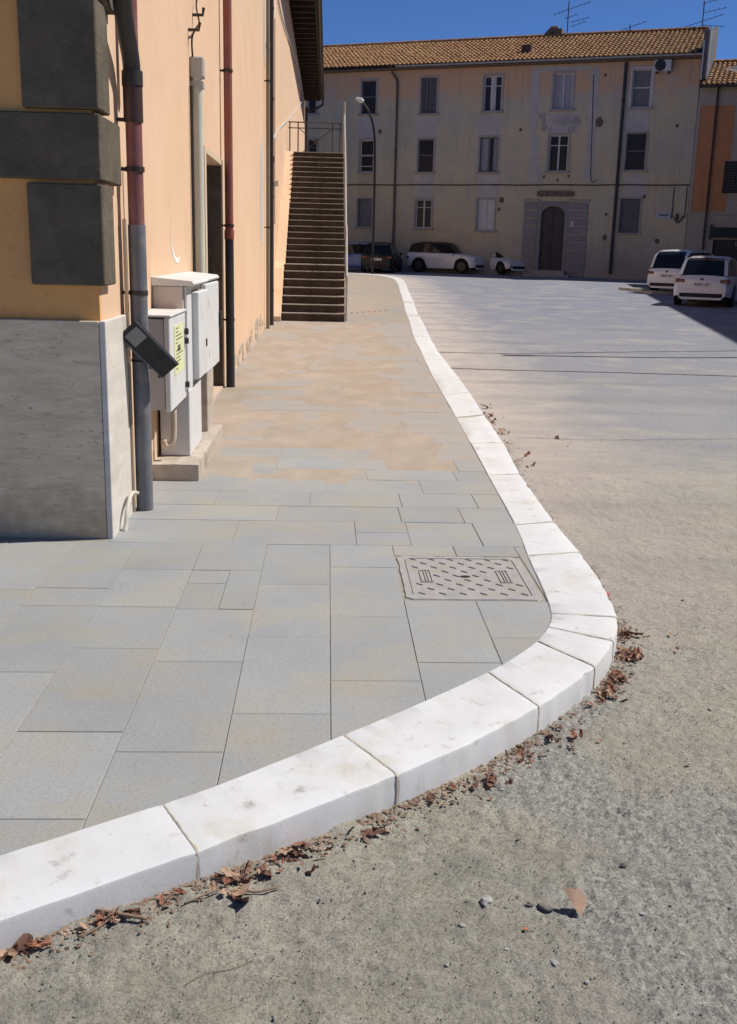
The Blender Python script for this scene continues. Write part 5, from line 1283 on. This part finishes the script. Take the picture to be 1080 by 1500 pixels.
# ------------------------------------------------------------------ LEAVES, TWIGS, STONES, LITTER
def rz(x, y):                                  # ground height near the camera incl. relief at the kerb foot
    d = kerb_dist(x, y); z = road(y)+.004
    if d < .25: z += (.25-d)*.05
    return z+.03*max(0, min(1, (.3-x)/.9))*max(0, min(1, 5-y))
leafm = [mat('leaf_%s' % n_, c1, c2, scale=30, rough=.85, coords='O') for n_, c1, c2 in (('rust', (.34, .16, .10), (.25, .11, .07)), ('tan', (.44, .30, .21), (.34, .21, .14)), ('dark', (.20, .10, .07), (.13, .07, .05)))]
leaf_meshes = []
for k_ in range(9):
    b_ = B(); n = 13; cv = random.uniform(4, 16); tw = random.uniform(-6, 6)
    def LZ(x, y): return cv*x*x*.8+tw*x*y+.12*nn(V((x*60, y*60, k_)))*.2*.35
    rng_ = [(0, -.5)]
    pts = []
    for i in range(n):
        a_ = 2*pi*i/n; r_ = .024*(1+.16*cos(5*a_)+random.uniform(-.2, .2)); pts.append((r_*cos(a_)*1.15, r_*sin(a_)))
    b_.v.append((0, 0, 0)); 
    for (x, y) in pts: b_.v.append((x*.55, y*.55, LZ(x*.55, y*.55)+random.uniform(-.002, .002)))
    for (x, y) in pts: b_.v.append((x, y, LZ(x, y)+random.uniform(-.003, .004)))
    for i in range(n): j = (i+1) % n; b_.f += [(0, 1+i, 1+j), (1+i, 1+n+i, 1+n+j, 1+j)]
    o = b_.ob('dead_leaf', leafm[k_ % 3], fix=False); leaf_meshes.append(o.data); bpy.data.objects.remove(o)
clusters = [((338, 1312), 9, .03, 1.2), ((355, 1300), 5, .05, 1), ((420, 1272), 12, .05, 1.05), ((452, 1262), 6, .03, 1), ((540, 1228), 6, .03, .9), ((560, 1222), 3, .03, .7), ((680, 1172), 8, .04, .8), ((715, 1150), 10, .04, .9), ((770, 1118), 12, .05, .85), ((815, 1090), 14, .05, .8),
            ((912, 965), 38, .04, 1.0), ((914, 935), 30, .035, .95), ((902, 1000), 26, .035, .85), ((892, 1022), 18, .035, .8), ((885, 1030), 8, .05, .8), ((20, 1405), 8, .03, 1.1), ((120, 1362), 7, .05, .8), ((200, 1340), 8, .06, .7), ((150, 1352), 6, .05, .7), ((716, 612), 22, .07, 1.2), ((728, 630), 14, .08, 1.1), ((755, 662), 12, .09, 1.1), ((708, 598), 8, .05, 1.1), ((830, 663), 4, .09, .9), ((1000, 950), 6, .12, .6)]
LG = 'dry leaves gathered along the kerb'; outp = [(p.x, p.y) for p in outer]
for (u, v), cnt, sp, sz in clusters:
    c = gz(u, v, road)
    for i in range(cnt):
        x, y = c.x+random.gauss(0, sp), c.y+random.gauss(0, sp*(.8 if c.y < 6 else 4))
        kd_ = min(((p.x-x)**2+(p.y-y)**2, i_) for i_, p in enumerate(outer[:-1]))[1]; tg = outer[kd_+1]-outer[max(0, kd_-1)]
        tg = V((tg.y, -tg.x, 0)).normalized(); dd_ = (V((x, y, 0))-V((outer[kd_].x, outer[kd_].y, 0))).dot(tg)
        if dd_ < .02: x += tg.x*(.03-dd_+random.random()*.03); y += tg.y*(.03-dd_+random.random()*.03)
        o = bpy.data.objects.new('dead_leaf', random.choice(leaf_meshes)); COL.objects.link(o)
        o.location = (x, y, rz(x, y)+random.uniform(.002, .016)); s_ = sz*random.choice((.35, .5, .6, .75, 1.0))*random.uniform(.8, 1.15); o.scale = (s_*random.uniform(.8, 1.5), s_*random.uniform(.22, 1), s_*random.uniform(.6, 1.6))
        o.rotation_euler = (random.uniform(-.8, .8), random.uniform(-.8, .8), random.uniform(0, 6.3))
        where = ('in the pile at the outside of the rounded kerb corner' if 880 <= u <= 930 else 'in the drift against the straight kerb beyond the manhole' if v < 700 else 'lying out on the road right of the kerb corner' if u >= 980
                 else 'at the foot of the nearest kerb stones at lower left' if u < 400 else 'in the strip of litter under the curving kerb front')
        tag(o, 'dry curled brown leaf '+where, 'leaf', LG)
# crumbs of leaf and soil
b_ = B()
def crumb(x, y, z, s_, flat=.22):
    k0 = len(b_.v); a_ = random.random()*6.3
    for i in range(4): q = a_+i*pi/2+random.uniform(-.4, .4); b_.v.append((x+s_*cos(q)*random.uniform(.5, 1), y+s_*sin(q)*random.uniform(.4, 1), z+random.uniform(-.2, .5)*s_*flat))
    b_.v.append((x, y, z+s_*flat)); b_.f.extend([(k0, k0+1, k0+4), (k0+1, k0+2, k0+4), (k0+2, k0+3, k0+4), (k0+3, k0, k0+4)])
for p, q in zip(outer, outer[1:]):
    if p.y > 9 or p.y < 1.5: continue
    L_ = (q-p).length; d_ = (q-p).normalized(); n_ = V((d_.y, -d_.x, 0))
    for i in range(int(L_*900)):
        t_ = random.random(); off = abs(random.gauss(0, .045))+.004
        dens = nn(V((p.x*2.2+t_, p.y*2.2, 3)))
        if dens < -.1 and random.random() < .55: continue
        pt = p.lerp(q, t_)+n_*off; crumb(pt.x, pt.y, rz(pt.x, pt.y)-.001, random.choice((.002, .003, .005, .008, .012)))
b_.ob('leaf_litter', mat('litter', (.26, .16, .11), (.16, .11, .08), scale=40, c3=(.36, .29, .22), s3=15), kind='stuff', fix=False)
# gravel grit
b_ = B()
for i in range(9000):
    y = 1.9+abs(random.gauss(0, 1.6)); x = random.uniform(-1.3, 2.6)
    if y > 7: continue
    kx = None
    best = min(outer, key=lambda p: (p.x-x)**2+(p.y-y)**2)
    ii = outer.index(best); dpt = outer[min(ii+1, len(outer)-1)]-outer[max(ii-1, 0)]
    if (V((x, y, 0))-V((best.x, best.y, 0))).dot(V((dpt.y, -dpt.x, 0))) < .01: continue
    s_ = random.choice((.001, .0014, .0018, .0022, .003)) if random.random() < .985 else .005
    k0 = len(b_.v); a_ = random.random()*6.3; z = rz(x, y)-.003
    for q in range(4): b_.v.append((x+s_*cos(a_+q*1.57)*random.uniform(.7, 1.2), y+s_*sin(a_+q*1.57)*random.uniform(.7, 1.2), z))
    for q in range(3): b_.v.append((x+s_*.6*cos(a_+q*2.1), y+s_*.6*sin(a_+q*2.1), z+.0025+s_*random.uniform(.2, .7)))
    b_.f.extend([(k0+4, k0+5, k0+6), (k0, k0+1, k0+5, k0+4), (k0+1, k0+2, k0+5), (k0+2, k0+6, k0+5), (k0+2, k0+3, k0+6), (k0+3, k0+4, k0+6), (k0+3, k0, k0+4)])
b_.ob('gravel', mat('grit', (.34, .32, .28), (.24, .23, .21), scale=60, c3=(.42, .40, .35), s3=25), kind='stuff', fix=False)
# distinct stones
def stone(u, v, s_, m_, label, seed, cat='stone'):
    import bmesh
    bm = bmesh.new(); bmesh.ops.create_icosphere(bm, subdivisions=2, radius=1)
    for vv in bm.verts: vv.co *= 1+.45*nn(vv.co*1.3+V((seed*5, 0, 0))); vv.co.z *= .55; vv.co.x *= 1.2
    me = bpy.data.meshes.new('stone'); bm.to_mesh(me); bm.free(); me.materials.append(m_)
    o = bpy.data.objects.new('stone', me); COL.objects.link(o); p = gz(u, v, road); o.location = (p.x, p.y, road(p.y)+.002+s_*.25); o.scale = (s_, s_, s_); o.rotation_euler = (0, 0, seed)
    tag(o, label, cat); return o
M_st = mat('pale_stone', (.46, .45, .42), (.36, .35, .33), scale=30, bump=.001, coords='O')
stone(712, 1322, .0165, M_st, 'pale grey pebble left of the tan leaf in the foreground', 1)
stone(677, 1357, .008, M_st, 'tiny whitish pebble nearest the bottom left of the grey pebble', 2)
stone(800, 1330, .018, mat('clod', (.33, .31, .26), (.28, .26, .22), scale=30, bump=.002, coords='O'), 'crumbling grey clod just left of the tan leaf', 3)
stone(778, 1325, .012, MATS['clod'], 'small clod between the pale pebble and the tan leaf', 4)
stone(812, 1412, .010, M_st, 'small rounded pebble below the tan leaf', 5)
stone(770, 1362, .005, mat('orange_chip', (.6, .2, .08)), 'bright orange chip on the ground left of the tan leaf', 6)
stone(913, 1270, .010, mat('dark_stone', (.08, .08, .08)), 'dark pebble up right of the tan leaf', 7)
stone(845, 1105, .012, M_st, 'white pebble beside the leaves near the kerb curve', 8)
stone(734, 1158, .013, M_st, 'pale pebble among leaves midway along the kerb', 9)
for i_, (u_, v_, s_) in enumerate([(640, 1280, .006), (598, 1335, .005), (742, 1392, .006), (690, 1270, .004), (560, 1300, .005), (655, 1415, .005), (480, 1350, .004), (880, 1200, .006), (940, 1340, .007), (990, 1290, .006), (1010, 1120, .007), (1000, 1400, .006), (760, 1230, .005), (860, 1440, .006), (330, 1440, .005), (245, 1420, .005), (1040, 1040, .008), (960, 960, .007), (1000, 880, .008), (600, 1450, .005), (435, 1440, .004), (915, 1090, .006)]):
    o_ = stone(u_, v_, s_, M_st if i_ % 3 else MATS['clod'], 'tiny loose stone scattered on the dusty asphalt in the foreground', 20+i_); o_['group'] = 'tiny stones scattered on the near road'
stone(888, 873, .018, mat('red_scrap', (.6, .05, .06)), 'small red scrap at the outer edge of the kerb', 10, 'litter')
# the single big leaf
p = gz(850, 1345, road)
b_ = B(); out = [(.002, 0), (-.008, .02), (-.018, .05), (-.030, .088), (-.012, .078), (.004, .070), (.012, .074), (.024, .058), (.030, .05), (.024, .038), (.026, .03), (.012, .012)]
for (x, y) in out: b_.v.append((x, y*.75, .006+y*.62+x*.1-x*x*6))
for (x, y) in out: b_.v.append((x, y*.75+.0008, .0052+y*.62+x*.1-x*x*6))
n = len(out); b_.v += [(-.01, .03*.75, .006+.03*.62-.003), (-.01, .03*.75+.0008, .0052+.03*.62-.003)]
b_.f += [(i, (i+1) % n, 2*n) for i in range(n)]+[(n+(i+1) % n, n+i, 2*n+1) for i in range(n)]+[(i, n+i, n+(i+1) % n, (i+1) % n) for i in range(n)]
o = b_.ob('fallen_leaf', mat('tan_leaf', (.47, .31, .22), (.42, .28, .2), scale=25, coords='O')); o.location = (p.x, p.y, road(p.y)+.002); o.rotation_euler = (0, 0, R(8))
tag(o, 'large flat tan leaf standing on edge alone in the foreground gravel', 'leaf')
M_twig = mat('twig', (.27, .19, .13), (.2, .14, .1), scale=30)
def twig(pts_px, r_, label, lift=.008):
    P = []
    for i, (u, v) in enumerate(pts_px): q = gz(u, v, road); P.append((q.x, q.y, rz(q.x, q.y)+lift))
    o = B().tube(bez(P, 14), [r_*(1-.5*i/40) for i in range(60)], 6) if False else None
    tag(B().tube(bez(P, 14), r_, 6).ob('twig', M_twig, smooth=True), label, 'twig')
twig([(133, 1357), (170, 1362), (216, 1367)], .0045, 'thick straight twig lying below the kerb at lower left')
twig([(350, 1318), (375, 1322), (408, 1314)], .003, 'short twig stuck under the curled leaves beside the kerb')
twig([(270, 1343), (300, 1330), (322, 1322)], .0025, 'thin twig just left of the big curled leaf')
twig([(115, 1395), (140, 1385), (165, 1366)], .0022, 'thin crooked twig below the thick straight twig', .004)
twig([(272, 1458), (300, 1440), (340, 1432), (374, 1416)], .0009, 'long thin curved stem on the bare ground at bottom left', .004)
print('slabs', slab_n[0], 'objects', len(bpy.data.objects))
